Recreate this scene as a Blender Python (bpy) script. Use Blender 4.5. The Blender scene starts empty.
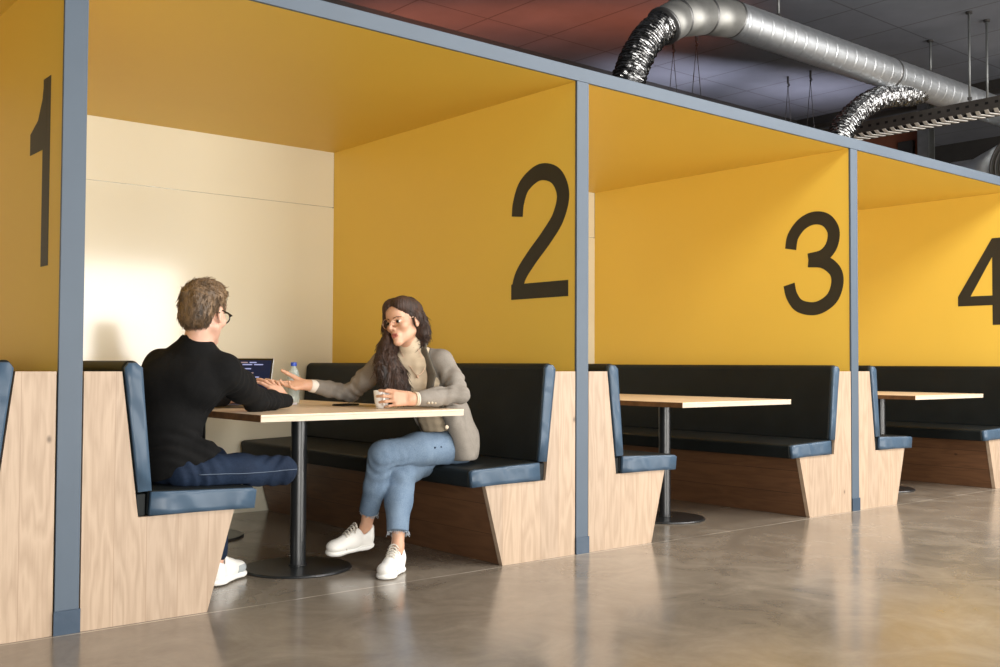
import bpy, math, random
import numpy as np
from mathutils import Vector, Matrix
PI = math.pi
random.seed(4)
rng = np.random.default_rng(7)
scene = bpy.context.scene
COL = scene.collection

# ------------------------------------------------------------------ measures of the place (metres)
L = 2.6586          # booth to booth
W = 0.0878          # post width
ZB = 2.533          # underside of booth ceilings / beam
ZT = 2.608          # top of beam
YD = 2.522          # depth of a booth
ZH = 4.30           # hall ceiling

# ------------------------------------------------------------------ materials
def mat(name):
    m = bpy.data.materials.new(name); m.use_nodes = True
    nt = m.node_tree
    return m, nt, nt.nodes['Principled BSDF']

def lk(nt, a, b): nt.links.new(a, b)

def coords(nt, scale=(1, 1, 1), kind='Object'):
    tc = nt.nodes.new('ShaderNodeTexCoord'); mp = nt.nodes.new('ShaderNodeMapping')
    mp.inputs['Scale'].default_value = scale
    lk(nt, tc.outputs[kind], mp.inputs['Vector'])
    return mp.outputs['Vector']

def noise(nt, vec, scale, detail=4, rough=.55, dist=0.0):
    n = nt.nodes.new('ShaderNodeTexNoise')
    n.inputs['Scale'].default_value = scale; n.inputs['Detail'].default_value = detail
    n.inputs['Roughness'].default_value = rough; n.inputs['Distortion'].default_value = dist
    if vec is not None: lk(nt, vec, n.inputs['Vector'])
    return n

def ramp(nt, fac, stops):
    r = nt.nodes.new('ShaderNodeValToRGB')
    while len(r.color_ramp.elements) < len(stops): r.color_ramp.elements.new(.5)
    for e, (p, c) in zip(r.color_ramp.elements, stops):
        e.position = p; e.color = (*c, 1) if len(c) == 3 else c
    lk(nt, fac, r.inputs['Fac'])
    return r

def math_n(nt, op, a, b=None, c=None):
    n = nt.nodes.new('ShaderNodeMath'); n.operation = op
    for i, v in enumerate((a, b, c)):
        if v is None: continue
        if hasattr(v, 'is_output'): lk(nt, v, n.inputs[i])
        else: n.inputs[i].default_value = v
    return n.outputs[0]

def mixc(nt, fac, a, b, mode='MIX'):
    n = nt.nodes.new('ShaderNodeMix'); n.data_type = 'RGBA'; n.blend_type = mode
    if hasattr(fac, 'is_output'): lk(nt, fac, n.inputs[0])
    else: n.inputs[0].default_value = fac
    for i, v in ((6, a), (7, b)):
        if hasattr(v, 'is_output'): lk(nt, v, n.inputs[i])
        else: n.inputs[i].default_value = (*v, 1)
    return n.outputs[2]

def bump(nt, bsdf, height, strength=.2, dist=.01):
    b = nt.nodes.new('ShaderNodeBump'); b.inputs['Strength'].default_value = strength
    b.inputs['Distance'].default_value = dist
    lk(nt, height, b.inputs['Height']); lk(nt, b.outputs['Normal'], bsdf.inputs['Normal'])

def simple(name, col, rough=.5, metal=0.0, var=.06, nscale=6, bmp=0.0, bscale=40, spec=.5, aniso=(1, 1, 1), coat=0, sheen=0):
    m, nt, b = mat(name)
    v = coords(nt, aniso)
    n = noise(nt, v, nscale)
    lo = tuple(max(0, c * (1 - var)) for c in col); hi = tuple(min(1, c * (1 + var)) for c in col)
    r = ramp(nt, n.outputs['Fac'], [(.3, lo), (.7, hi)])
    lk(nt, r.outputs['Color'], b.inputs['Base Color'])
    b.inputs['Roughness'].default_value = rough; b.inputs['Metallic'].default_value = metal
    b.inputs['Specular IOR Level'].default_value = spec
    if coat:
        b.inputs['Coat Weight'].default_value = coat; b.inputs['Coat Roughness'].default_value = .25
    if sheen:
        b.inputs['Sheen Weight'].default_value = sheen
    if bmp:
        n2 = noise(nt, v, bscale, 3)
        bump(nt, b, n2.outputs['Fac'], bmp, .01)
    return m

def wood(name, base, dark, plank_axis, grain_axis, width, rough=.45, seam=(.30, .2, .13), knots=True, offset=0.0, contrast=1.0, seams=True):
    """planks laid side by side along plank_axis, grain running along grain_axis"""
    m, nt, b = mat(name)
    tc = nt.nodes.new('ShaderNodeTexCoord')
    sep = nt.nodes.new('ShaderNodeSeparateXYZ'); lk(nt, tc.outputs['Object'], sep.inputs[0])
    oi = nt.nodes.new('ShaderNodeObjectInfo')
    ax = sep.outputs['XYZ'.index(plank_axis)]; gx = sep.outputs['XYZ'.index(grain_axis)]
    other = [a for a in 'XYZ' if a not in (plank_axis, grain_axis)][0]
    ox = sep.outputs['XYZ'.index(other)]
    s = math_n(nt, 'DIVIDE', math_n(nt, 'ADD', ax, offset + 40 * width), width)
    pid = math_n(nt, 'FLOOR', s); fr = math_n(nt, 'FRACT', s)
    wn = nt.nodes.new('ShaderNodeTexWhiteNoise'); wn.noise_dimensions = '2D'
    cb = nt.nodes.new('ShaderNodeCombineXYZ'); lk(nt, pid, cb.inputs[0]); lk(nt, oi.outputs['Random'], cb.inputs[1])
    lk(nt, cb.outputs[0], wn.inputs['Vector'])
    # grain coordinates: stretched along the grain, shifted per plank
    gv = nt.nodes.new('ShaderNodeCombineXYZ')
    lk(nt, math_n(nt, 'MULTIPLY', ax, 9.0), gv.inputs[0])
    lk(nt, math_n(nt, 'ADD', math_n(nt, 'MULTIPLY', gx, 1.1), math_n(nt, 'MULTIPLY', wn.outputs['Value'], 37.0)), gv.inputs[1])
    lk(nt, math_n(nt, 'MULTIPLY', ox, 3.0), gv.inputs[2])
    warp = noise(nt, gv.outputs[0], .9, 3, .5)
    ring = math_n(nt, 'FRACT', math_n(nt, 'MULTIPLY', warp.outputs['Fac'], 9.0))
    ring = math_n(nt, 'ABSOLUTE', math_n(nt, 'SUBTRACT', ring, .5))
    fv = nt.nodes.new('ShaderNodeVectorMath'); fv.operation = 'MULTIPLY'; fv.inputs[1].default_value = (9, 3.0, 3)
    lk(nt, gv.outputs[0], fv.inputs[0])
    fine = noise(nt, fv.outputs[0], 1.6, 5, .6)
    g = math_n(nt, 'ADD', math_n(nt, 'MULTIPLY', ring, .8), math_n(nt, 'MULTIPLY', fine.outputs['Fac'], .75))
    mid = tuple(d + (c - d) * (1 - .42 * contrast) for c, d in zip(base, dark))
    r = ramp(nt, g, [(.25, mid), (.75, base)])
    tone = ramp(nt, wn.outputs['Value'], [(0, tuple(.88 for _ in range(3))), (1, (1.0, .99, .97))])
    colr = mixc(nt, 1.0, r.outputs['Color'], tone.outputs['Color'], 'MULTIPLY')
    if knots:
        kv = nt.nodes.new('ShaderNodeCombineXYZ')
        lk(nt, math_n(nt, 'MULTIPLY', ax, 3.4), kv.inputs[0])
        lk(nt, math_n(nt, 'ADD', math_n(nt, 'MULTIPLY', gx, 2.2), math_n(nt, 'MULTIPLY', oi.outputs['Random'], 11.0)), kv.inputs[1])
        vo = nt.nodes.new('ShaderNodeTexVoronoi'); vo.voronoi_dimensions = '2D'; vo.inputs['Scale'].default_value = 1.0
        lk(nt, kv.outputs[0], vo.inputs['Vector'])
        sepc = nt.nodes.new('ShaderNodeSeparateColor'); lk(nt, vo.outputs['Color'], sepc.inputs[0])
        rare = math_n(nt, 'GREATER_THAN', sepc.outputs[0], .66)
        k1 = ramp(nt, vo.outputs['Distance'], [(.012, (1, 1, 1)), (.042, (0, 0, 0))])
        kf = math_n(nt, 'MULTIPLY', k1.outputs['Color'], math_n(nt, 'MULTIPLY', rare, .75))
        colr = mixc(nt, kf, colr, tuple(c * .42 for c in dark))
    if seams:
        edge = math_n(nt, 'ABSOLUTE', math_n(nt, 'SUBTRACT', fr, .5))
        line = math_n(nt, 'GREATER_THAN', edge, .5 - .0016 / width)
        colr = mixc(nt, math_n(nt, 'MULTIPLY', line, .7), colr, seam)
    lk(nt, colr, b.inputs['Base Color'])
    b.inputs['Roughness'].default_value = rough
    bump(nt, b, g, .08, .002)
    return m

M = {}
M['oak_end'] = wood('light oak planks', (.465, .348, .250), (.22, .14, .08), 'X', 'Z', .127, offset=.0)
M['oak_front'] = wood('walnut stained planks', (.16, .075, .034), (.05, .02, .01), 'Z', 'Y', .155, rough=.4, seam=(.012, .006, .004), knots=True)
M['table_top'] = wood('birch table top', (.78, .61, .43), (.55, .38, .24), 'X', 'Y', .7, knots=False, rough=.32, contrast=.7, seams=False)
M['table_edge'] = wood('sawn ply edge', (.62, .53, .42), (.45, .33, .22), 'Z', 'X', .05, knots=False, rough=.5, seams=False, contrast=.8)
M['table_side'] = simple('dark sealed ply edge', (.16, .075, .03), .5, var=.3, nscale=25)
def paint(name, col, rough, dark=.97, coat=0.0):
    m, nt, b = mat(name)
    n = noise(nt, coords(nt), .9, 3)
    r = ramp(nt, n.outputs['Fac'], [(.3, tuple(c * dark for c in col)), (.7, col)])
    lk(nt, r.outputs['Color'], b.inputs['Base Color']); b.inputs['Roughness'].default_value = rough
    if coat:
        b.inputs['Coat Weight'].default_value = coat; b.inputs['Coat Roughness'].default_value = .11
    n2 = noise(nt, coords(nt), 55, 2)
    bump(nt, b, n2.outputs['Fac'], .04, .004)
    return m
M['yellow'] = paint('mustard yellow paint', (.83, .56, .080), .5)
M['cream'] = paint('cream gloss paint', (.79, .745, .59), .45, coat=1.0)
M['slate'] = simple('slate grey painted steel', (.070, .098, .133), .5, var=.05, nscale=3)
M['kick'] = simple('dark blue rubber kick cap', (.03, .055, .09), .4, var=.1, bmp=.1, bscale=25)
M['black_paint'] = simple('charcoal paint', (.022, .020, .014), .55, var=.1)
M['leather'] = simple('black leather', (.009, .011, .011), .5, var=.15, bmp=.08, bscale=120, spec=.18)
def leather_side():
    m, nt, b = mat('steel blue vinyl')
    v = coords(nt)
    n = noise(nt, v, 5, 4)
    r = ramp(nt, n.outputs['Fac'], [(.3, (.038, .070, .112)), (.7, (.054, .094, .144))])
    lk(nt, r.outputs['Color'], b.inputs['Base Color']); b.inputs['Roughness'].default_value = .40; b.inputs['Specular IOR Level'].default_value = .4
    w = nt.nodes.new('ShaderNodeTexWave'); w.wave_type = 'BANDS'; w.bands_direction = 'DIAGONAL'
    w.inputs['Scale'].default_value = 3.2; w.inputs['Distortion'].default_value = 7; w.inputs['Detail'].default_value = 1.5; w.inputs['Detail Scale'].default_value = 1.4
    lk(nt, v, w.inputs['Vector'])
    bump(nt, b, w.outputs['Fac'], .22, .025)
    return m
M['cushion_end'] = leather_side()  # cushion end faces, coloured lighter and bluer than the black leather
M['table_metal'] = simple('black powder coated steel', (.014, .016, .018), .3, var=.1, spec=.6)

def concrete_floor():
    m, nt, b = mat('polished concrete')
    v = coords(nt)
    n1 = noise(nt, v, .55, 6, .6, .6); n2 = noise(nt, v, 3.2, 6, .65, .8); n3 = noise(nt, v, 45, 3)
    f = math_n(nt, 'ADD', math_n(nt, 'MULTIPLY', n1.outputs['Fac'], .5), math_n(nt, 'MULTIPLY', n2.outputs['Fac'], .45))
    f = math_n(nt, 'ADD', f, math_n(nt, 'MULTIPLY', n3.outputs['Fac'], .05))
    r = ramp(nt, f, [(.36, (.150, .124, .094)), (.5, (.220, .184, .142)), (.64, (.30, .255, .20))])
    sep = nt.nodes.new('ShaderNodeSeparateXYZ'); lk(nt, v, sep.inputs[0])
    # sawn joint filled with pale caulk running along the booth fronts
    wob = noise(nt, v, 2.0, 2)
    y = math_n(nt, 'ADD', sep.outputs[1], .022)
    y = math_n(nt, 'ADD', y, math_n(nt, 'MULTIPLY', math_n(nt, 'SUBTRACT', wob.outputs['Fac'], .5), .012))
    ln = math_n(nt, 'LESS_THAN', math_n(nt, 'ABSOLUTE', y), .005)
    patch = ramp(nt, noise(nt, v, 3.0, 2).outputs['Fac'], [(.42, (0, 0, 0)), (.55, (1, 1, 1))])
    lf = math_n(nt, 'MULTIPLY', ln, math_n(nt, 'ADD', math_n(nt, 'MULTIPLY', patch.outputs['Color'], .55), .25))
    c = mixc(nt, lf, r.outputs['Color'], (.62, .55, .45))
    lk(nt, c, b.inputs['Base Color'])
    rr = ramp(nt, n2.outputs['Fac'], [(.3, (.13, .13, .13)), (.7, (.24, .24, .24))])
    lk(nt, rr.outputs['Color'], b.inputs['Roughness'])
    b.inputs['Specular IOR Level'].default_value = .55
    n4 = noise(nt, v, 6, 3)
    bump(nt, b, n4.outputs['Fac'], .03, .01)
    return m
M['floor'] = concrete_floor()

def ceiling_mat():
    m, nt, b = mat('grey ceiling boards')
    v = coords(nt)
    sep = nt.nodes.new('ShaderNodeSeparateXYZ'); lk(nt, v, sep.inputs[0])
    def seam(ax, width, off, half):
        s = math_n(nt, 'FRACT', math_n(nt, 'DIVIDE', math_n(nt, 'ADD', ax, off + 40 * width), width))
        e = math_n(nt, 'ABSOLUTE', math_n(nt, 'SUBTRACT', s, .5))
        return math_n(nt, 'GREATER_THAN', e, .5 - half / width)
    a = seam(sep.outputs[0], .80, .71, .009); c = seam(sep.outputs[1], 2.4, 1.18, .008)
    ln = math_n(nt, 'MAXIMUM', a, c)
    n = noise(nt, v, 1.5, 5)
    r = ramp(nt, n.outputs['Fac'], [(.3, (.125, .135, .16)), (.7, (.17, .18, .21))])
    c2 = mixc(nt, math_n(nt, 'MULTIPLY', ln, .6), r.outputs['Color'], (.03, .028, .03))
    lk(nt, c2, b.inputs['Base Color']); b.inputs['Roughness'].default_value = .7
    return m
M['ceiling'] = ceiling_mat()
M['dark_wall'] = simple('dark charcoal plaster', (.03, .028, .027), .8, var=.1)
M['terracotta'] = simple('terracotta plaster', (.22, .075, .04), .8, var=.15, nscale=3)
M['white_wall'] = simple('off white plaster', (.72, .70, .66), .7, var=.03)
M['galv'] = simple('galvanised sheet', (.74, .77, .80), .47, 1.0, var=.08, nscale=14, bmp=.03, bscale=30)
M['galv_dull'] = simple('dull grey sheet metal', (.22, .23, .23), .5, .6, var=.15, nscale=8)
M['galv_matt'] = simple('matt aged sheet steel', (.46, .46, .44), .6, 1.0, var=.12, nscale=9)
M['seam_dark'] = simple('rolled seam steel', (.25, .25, .25), .45, 1.0)
def foil_mat():
    m, nt, b = mat('crinkled foil')
    v = coords(nt)
    b.inputs['Metallic'].default_value = 1; b.inputs['Roughness'].default_value = .27
    n0 = noise(nt, v, 20, 2)
    r = ramp(nt, n0.outputs['Fac'], [(.3, (.17, .17, .17)), (.7, (.38, .385, .39))]); lk(nt, r.outputs['Color'], b.inputs['Base Color'])
    vo = nt.nodes.new('ShaderNodeTexVoronoi'); vo.inputs['Scale'].default_value = 26; lk(nt, v, vo.inputs['Vector'])
    bump(nt, b, vo.outputs['Distance'], .22, .03)
    return m
M['foil'] = foil_mat()
M['steel_dark'] = simple('dark painted steel', (.035, .032, .03), .55, var=.2)
def tray_rail():
    m, nt, b = mat('perforated tray rail')
    v = coords(nt)
    sep = nt.nodes.new('ShaderNodeSeparateXYZ'); lk(nt, v, sep.inputs[0])
    s = math_n(nt, 'FRACT', math_n(nt, 'DIVIDE', math_n(nt, 'ADD', sep.outputs[1], 10), .09))
    h = math_n(nt, 'LESS_THAN', math_n(nt, 'ABSOLUTE', math_n(nt, 'SUBTRACT', s, .5)), .18)
    z = math_n(nt, 'LESS_THAN', math_n(nt, 'ABSOLUTE', math_n(nt, 'SUBTRACT', sep.outputs[2], .055)), .012)
    n = noise(nt, v, 9)
    r = ramp(nt, n.outputs['Fac'], [(.3, (.06, .052, .046)), (.7, (.085, .075, .066))])
    c = mixc(nt, math_n(nt, 'MULTIPLY', h, z), r.outputs['Color'], (.004, .004, .004))
    lk(nt, c, b.inputs['Base Color']); b.inputs['Roughness'].default_value = .5; b.inputs['Metallic'].default_value = .4
    return m
M['tray_rail'] = tray_rail()
M['rung'] = simple('pale zinc rung', (.75, .72, .68), .5, .3)
M['glass'] = None
def glassy(name, col, rough=.02, ior=1.45):
    m, nt, b = mat(name)
    n = noise(nt, coords(nt), 3)
    r = ramp(nt, n.outputs['Fac'], [(0, tuple(c * .98 for c in col)), (1, col)])
    lk(nt, r.outputs['Color'], b.inputs['Base Color'])
    b.inputs['Transmission Weight'].default_value = 1; b.inputs['Roughness'].default_value = rough; b.inputs['IOR'].default_value = ior
    return m
M['pet'] = simple('clear bottle plastic', (.66, .78, .76), .08, var=.03); M['pet'].node_tree.nodes['Principled BSDF'].inputs['Alpha'].default_value = .42
M['lens'] = glassy('spectacle lens', (.98, .98, .98), .0, 1.02); M['lens'].node_tree.nodes['Principled BSDF'].inputs['Alpha'].default_value = .25
M['cup_glass'] = simple('white glazed ceramic', (.86, .84, .80), .2, var=.02)
M['blue_cap'] = simple('blue bottle cap', (.03, .09, .55), .35)
M['water_label'] = simple('pale bottle label', (.62, .72, .74), .5)
M['paper'] = simple('white notebook paper', (.82, .80, .84), .6, var=.02)
M['phone'] = simple('black phone glass', (.008, .009, .01), .12, var=.1)
M['alu'] = simple('silver laptop aluminium', (.55, .54, .52), .35, .9, var=.04)
M['bezel'] = simple('black laptop bezel', (.008, .009, .012), .25)
def emit(name, col, s):
    m, nt, b = mat(name)
    n = noise(nt, coords(nt), 9)
    r = ramp(nt, n.outputs['Fac'], [(.2, tuple(c * .9 for c in col)), (.8, col)])
    b.inputs['Base Color'].default_value = (.006, .007, .012, 1); b.inputs['Roughness'].default_value = .5; b.inputs['Specular IOR Level'].default_value = .15
    lk(nt, r.outputs['Color'], b.inputs['Emission Color']); b.inputs['Emission Strength'].default_value = s
    return m
M['screen'] = emit('laptop screen glow', (.006, .010, .030), 1.0)
M['code'] = emit('laptop code text', (.50, .52, .85), .75)
M['code_warm'] = emit('laptop warm code text', (.60, .42, .40), .6)

# people
def skin(name, c1, c2):
    m, nt, b = mat(name)
    n = noise(nt, coords(nt), 11, 4)
    r = ramp(nt, n.outputs['Fac'], [(.3, c1), (.7, c2)]); lk(nt, r.outputs['Color'], b.inputs['Base Color'])
    b.inputs['Roughness'].default_value = .45; b.inputs['Subsurface Weight'].default_value = .12
    b.inputs['Subsurface Radius'].default_value = (.02, .008, .004); b.inputs['Subsurface Scale'].default_value = .5
    n2 = noise(nt, coords(nt), 150, 2); bump(nt, b, n2.outputs['Fac'], .05, .003)
    return m
M['skin_woman'] = skin('warm olive skin', (.58, .32, .205), (.68, .405, .27))
M['skin_man'] = skin('fair skin', (.62, .36, .255), (.72, .44, .33))
M['lips'] = simple('lips', (.47, .15, .115), .45)
M['brow'] = simple('dark brow hair', (.03, .016, .010), .7)
M['eye_white'] = simple('eye white', (.75, .72, .68), .15)
M['iris'] = simple('dark brown iris', (.02, .012, .008), .1)
def hair(name, c1, c2, sc, rough=.42):
    m, nt, b = mat(name)
    v = coords(nt, sc)
    n = noise(nt, v, 60, 5, .6, .6); n2 = noise(nt, v, 14, 3)
    f = math_n(nt, 'ADD', math_n(nt, 'MULTIPLY', n.outputs['Fac'], .6), math_n(nt, 'MULTIPLY', n2.outputs['Fac'], .4))
    r = ramp(nt, f, [(.38, c1), (.62, c2)]); lk(nt, r.outputs['Color'], b.inputs['Base Color'])
    b.inputs['Roughness'].default_value = rough
    bump(nt, b, n.outputs['Fac'], .6, .008)
    return m
M['hair_woman'] = hair('long dark brown hair', (.010, .005, .003), (.060, .026, .013), (1, 1, .12), .62)
M['hair_man'] = hair('short sandy brown hair', (.045, .026, .012), (.21, .13, .066), (1, 1, .35), .5)
def cloth(name, c1, c2, rough, wv=900, bs=.15, nscale=8, fold=0.0):
    m, nt, b = mat(name)
    v = coords(nt)
    n = noise(nt, v, nscale, 5, .6); n3 = noise(nt, v, 260, 2)
    f = math_n(nt, 'ADD', math_n(nt, 'MULTIPLY', n.outputs['Fac'], .6), math_n(nt, 'MULTIPLY', n3.outputs['Fac'], .4))
    r = ramp(nt, f, [(.35, c1), (.65, c2)]); lk(nt, r.outputs['Color'], b.inputs['Base Color'])
    b.inputs['Roughness'].default_value = rough; b.inputs['Specular IOR Level'].default_value = .2
    n2 = noise(nt, v, 7, 3, .5, 1.2)
    h = math_n(nt, 'ADD', math_n(nt, 'MULTIPLY', n2.outputs['Fac'], fold), math_n(nt, 'MULTIPLY', n3.outputs['Fac'], .05))
    bump(nt, b, h, bs, .03)
    return m
M['blazer'] = cloth('grey beige wool blazer', (.20, .178, .150), (.29, .262, .228), .85, fold=.8)
M['lapel'] = cloth('grey lapel wool', (.10, .086, .066), (.15, .13, .10), .85, fold=.3)
M['knit'] = cloth('cream knit', (.58, .47, .33), (.70, .58, .42), .9, fold=.4)
M['shirt_cuff'] = cloth('cream cuff', (.74, .68, .60), (.80, .74, .66), .85)
M['black_knit'] = cloth('black knit', (.0035, .0035, .0038), (.007, .007, .007), .95, fold=.9, bs=.35)
M['light_denim'] = cloth('light washed denim', (.10, .155, .235), (.21, .285, .375), .8, nscale=5, fold=.8, bs=.3)
M['dark_denim'] = cloth('dark indigo denim', (.005, .010, .024), (.014, .027, .056), .8, nscale=6, fold=.9, bs=.35)
M['thread'] = simple('pale denim seam thread', (.10, .13, .18), .8)
M['fray'] = simple('pale frayed denim hem', (.42, .47, .52), .9)
M['shoe'] = simple('white leather sneaker', (.84, .82, .77), .45, var=.03, bmp=.04)
M['sole'] = simple('white rubber sole', (.85, .84, .80), .5, var=.03)
M['lace'] = simple('grey white shoe lace', (.62, .57, .49), .8, var=.2, nscale=60)
M['mesh_grey'] = simple('grey mesh toe', (.36, .39, .40), .7, bmp=.2, bscale=200)
M['gold'] = simple('thin rose gold metal', (.75, .50, .36), .3, 1.0)
M['black_frame'] = simple('black acetate', (.008, .008, .009), .25)
M['button'] = simple('pale horn button', (.55, .46, .34), .4)
M['bracelet'] = simple('pale beaded bracelet', (.62, .52, .38), .4)

# ------------------------------------------------------------------ mesh helpers
class MB:
    def __init__(s): s.v = []; s.f = []; s.m = []
    def add(s, v, f, mi=0):
        o = len(s.v); s.v.extend([tuple(map(float, p)) for p in v]); s.f.extend([tuple(i + o for i in q) for q in f]); s.m.extend([mi] * len(f)); return s
    def box(s, lo, hi, mi=0):
        x0, y0, z0 = lo; x1, y1, z1 = hi
        v = [(x0, y0, z0), (x1, y0, z0), (x1, y1, z0), (x0, y1, z0), (x0, y0, z1), (x1, y0, z1), (x1, y1, z1), (x0, y1, z1)]
        f = [(0, 3, 2, 1), (4, 5, 6, 7), (0, 1, 5, 4), (1, 2, 6, 5), (2, 3, 7, 6), (3, 0, 4, 7)]
        return s.add(v, f, mi)
    def prism(s, pts, a0, a1, axis='Y', mi=0):
        """pts polygon in the two other axes (order XZ for Y, YZ for X, XY for Z)"""
        def P(u, v, w): return {'Y': (u, w, v), 'X': (w, u, v), 'Z': (u, v, w)}[axis]
        n = len(pts)
        v = [P(*p, a0) for p in pts] + [P(*p, a1) for p in pts]
        f = [tuple(range(n)), tuple(range(2 * n - 1, n - 1, -1))] + [(i, i + n, (i + 1) % n + n, (i + 1) % n) for i in range(n)]
        return s.add(v, f, mi)
    def tube(s, path, r, n=12, mi=0, closed=False, bumpf=None):
        P = [Vector(p) for p in path]; m = len(P)
        rr = r if hasattr(r, '__len__') else [r] * m
        T = []
        for i in range(m):
            if closed: t = P[(i + 1) % m] - P[i - 1]
            else: t = P[min(i + 1, m - 1)] - P[max(i - 1, 0)]
            T.append(t.normalized())
        a = Vector((0, 0, 1)) if abs(T[0].z) < .9 else Vector((1, 0, 0))
        N = (a - T[0] * a.dot(T[0])).normalized(); v = []
        for i in range(m):
            N = (N - T[i] * N.dot(T[i])).normalized(); B = T[i].cross(N)
            for k in range(n):
                th = 2 * PI * k / n; q = rr[i] + (bumpf(i, th) if bumpf else 0)
                v.append(P[i] + (N * math.cos(th) + B * math.sin(th)) * q)
        f = []
        for i in range(m if closed else m - 1):
            j = (i + 1) % m
            for k in range(n):
                f.append((i * n + k, i * n + (k + 1) % n, j * n + (k + 1) % n, j * n + k))
        if not closed:
            f.append(tuple(range(n - 1, -1, -1))); f.append(tuple((m - 1) * n + k for k in range(n)))
        return s.add(v, f, mi)
    def lathe(s, prof, n=32, c=(0, 0, 0), mi=0):
        v = []; f = []
        for (r, z) in prof:
            for k in range(n):
                th = 2 * PI * k / n; v.append((c[0] + r * math.cos(th), c[1] + r * math.sin(th), c[2] + z))
        m = len(prof)
        for i in range(m - 1):
            for k in range(n): f.append((i * n + k, i * n + (k + 1) % n, (i + 1) * n + (k + 1) % n, (i + 1) * n + k))
        f.append(tuple(range(n - 1, -1, -1))); f.append(tuple((m - 1) * n + k for k in range(n)))
        return s.add(v, f, mi)
    def sphere(s, c, r, n=16, m=10, mi=0):
        rr = r if hasattr(r, '__len__') else (r, r, r)
        v = [(c[0], c[1], c[2] - rr[2])]; f = []
        for i in range(1, m):
            ph = -PI / 2 + PI * i / m
            for k in range(n):
                th = 2 * PI * k / n
                v.append((c[0] + rr[0] * math.cos(ph) * math.cos(th), c[1] + rr[1] * math.cos(ph) * math.sin(th), c[2] + rr[2] * math.sin(ph)))
        v.append((c[0], c[1], c[2] + rr[2])); e = len(v) - 1
        for k in range(n): f.append((0, 1 + (k + 1) % n, 1 + k)); f.append((e, 1 + (m - 2) * n + k, 1 + (m - 2) * n + (k + 1) % n))
        for i in range(m - 2):
            for k in range(n):
                a = 1 + i * n; f.append((a + k, a + (k + 1) % n, a + n + (k + 1) % n, a + n + k))
        return s.add(v, f, mi)

def obj(name, mb, mats, parent=None, loc=(0, 0, 0), smooth=False, bevel=0, segs=2, off=None):
    me = bpy.data.meshes.new(name)
    v = mb.v if off is None else [(a - off[0], b - off[1], c - off[2]) for a, b, c in mb.v]
    me.from_pydata(v, [], mb.f); me.validate(); me.update()
    for m in (mats if isinstance(mats, (list, tuple)) else [mats]): me.materials.append(m)
    if len(set(mb.m)) > 1 and len(me.polygons) == len(mb.m): me.polygons.foreach_set('material_index', mb.m)
    if smooth: me.polygons.foreach_set('use_smooth', [True] * len(me.polygons))
    import bmesh
    b = bmesh.new(); b.from_mesh(me); bmesh.ops.recalc_face_normals(b, faces=b.faces); b.to_mesh(me); b.free()
    o = bpy.data.objects.new(name, me); COL.objects.link(o)
    if off is not None and loc == (0, 0, 0): loc = off
    o.location = loc
    if parent is not None: o.parent = parent
    if bevel:
        bv = o.modifiers.new('bevel', 'BEVEL'); bv.width = bevel; bv.segments = segs; bv.limit_method = 'ANGLE'; bv.angle_limit = .6
        me.polygons.foreach_set('use_smooth', [True] * len(me.polygons))
        wn = o.modifiers.new('wn', 'WEIGHTED_NORMAL'); wn.keep_sharp = True
    return o

def thing(name, loc=(0, 0, 0)):
    o = bpy.data.objects.new(name, None); COL.objects.link(o); o.location = loc; o.empty_display_size = .1
    return o
def tag(o, label, cat, group=None):
    o['label'] = label; o['category'] = cat
    if group: o['group'] = group
    return o
def struct(name, mb, m, **k):
    o = obj(name, mb, m, **k); o['kind'] = 'structure'; return o
def dup(root, loc):
    r = root.copy(); COL.objects.link(r); r.location = loc
    for ch in list(root.children):
        c = ch.copy(); COL.objects.link(c); c.parent = r
        for g in list(ch.children):
            d = g.copy(); COL.objects.link(d); d.parent = c
    return r
# ------------------------------------------------------------------ the hall
XL, XR, YF, YB = -7.0, 13.6, -8.0, 4.1
struct('floor', MB().box((XL, YF, -.1), (XR, YB, 0)), M['floor'])
struct('ceiling', MB().box((XL, YF, ZH), (XR, YB, ZH + .1)), M['ceiling'])
struct('wall_back', MB().box((XL, YB, 0), (XR, YB + .1, ZH)), M['dark_wall'])
struct('wall_left', MB().box((XL - .1, YF, 0), (XL, YB, ZH)), M['dark_wall'])
struct('wall_right', MB().box((XR, YF, 0), (XR + .1, YB, ZH)), M['dark_wall'])
# window wall behind the photographer: real openings with daylight coming through
WIN = [(-5.6, -3.2), (-2.2, .2), (3.4, 5.9), (7.0, 9.4), (10.4, 12.8)]
WZ0, WZ1 = .10, 2.7
wf = MB(); xs = XL
for a, b in WIN:
    wf.box((xs, YF - .25, 0), (a, YF, ZH)); wf.box((a, YF - .25, 0), (b, YF, WZ0)); wf.box((a, YF - .25, WZ1), (b, YF, ZH)); xs = b
wf.box((xs, YF - .25, 0), (XR, YF, ZH))
struct('wall_front', wf, M['white_wall'])
for i, (a, b) in enumerate(WIN):
    f = MB(); t = .06
    f.box((a, YF - .2, WZ0), (a + t, YF - .12, WZ1)); f.box((b - t, YF - .2, WZ0), (b, YF - .12, WZ1))
    f.box((a + t, YF - .2, WZ0), (b - t, YF - .12, WZ0 + t)); f.box((a + t, YF - .2, WZ1 - t), (b - t, YF - .12, WZ1))
    f.box(((a + b) / 2 - .025, YF - .2, WZ0 + t), ((a + b) / 2 + .025, YF - .12, WZ1 - t))
    struct('window_%d' % (i + 1), f, M['steel_dark'])

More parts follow.
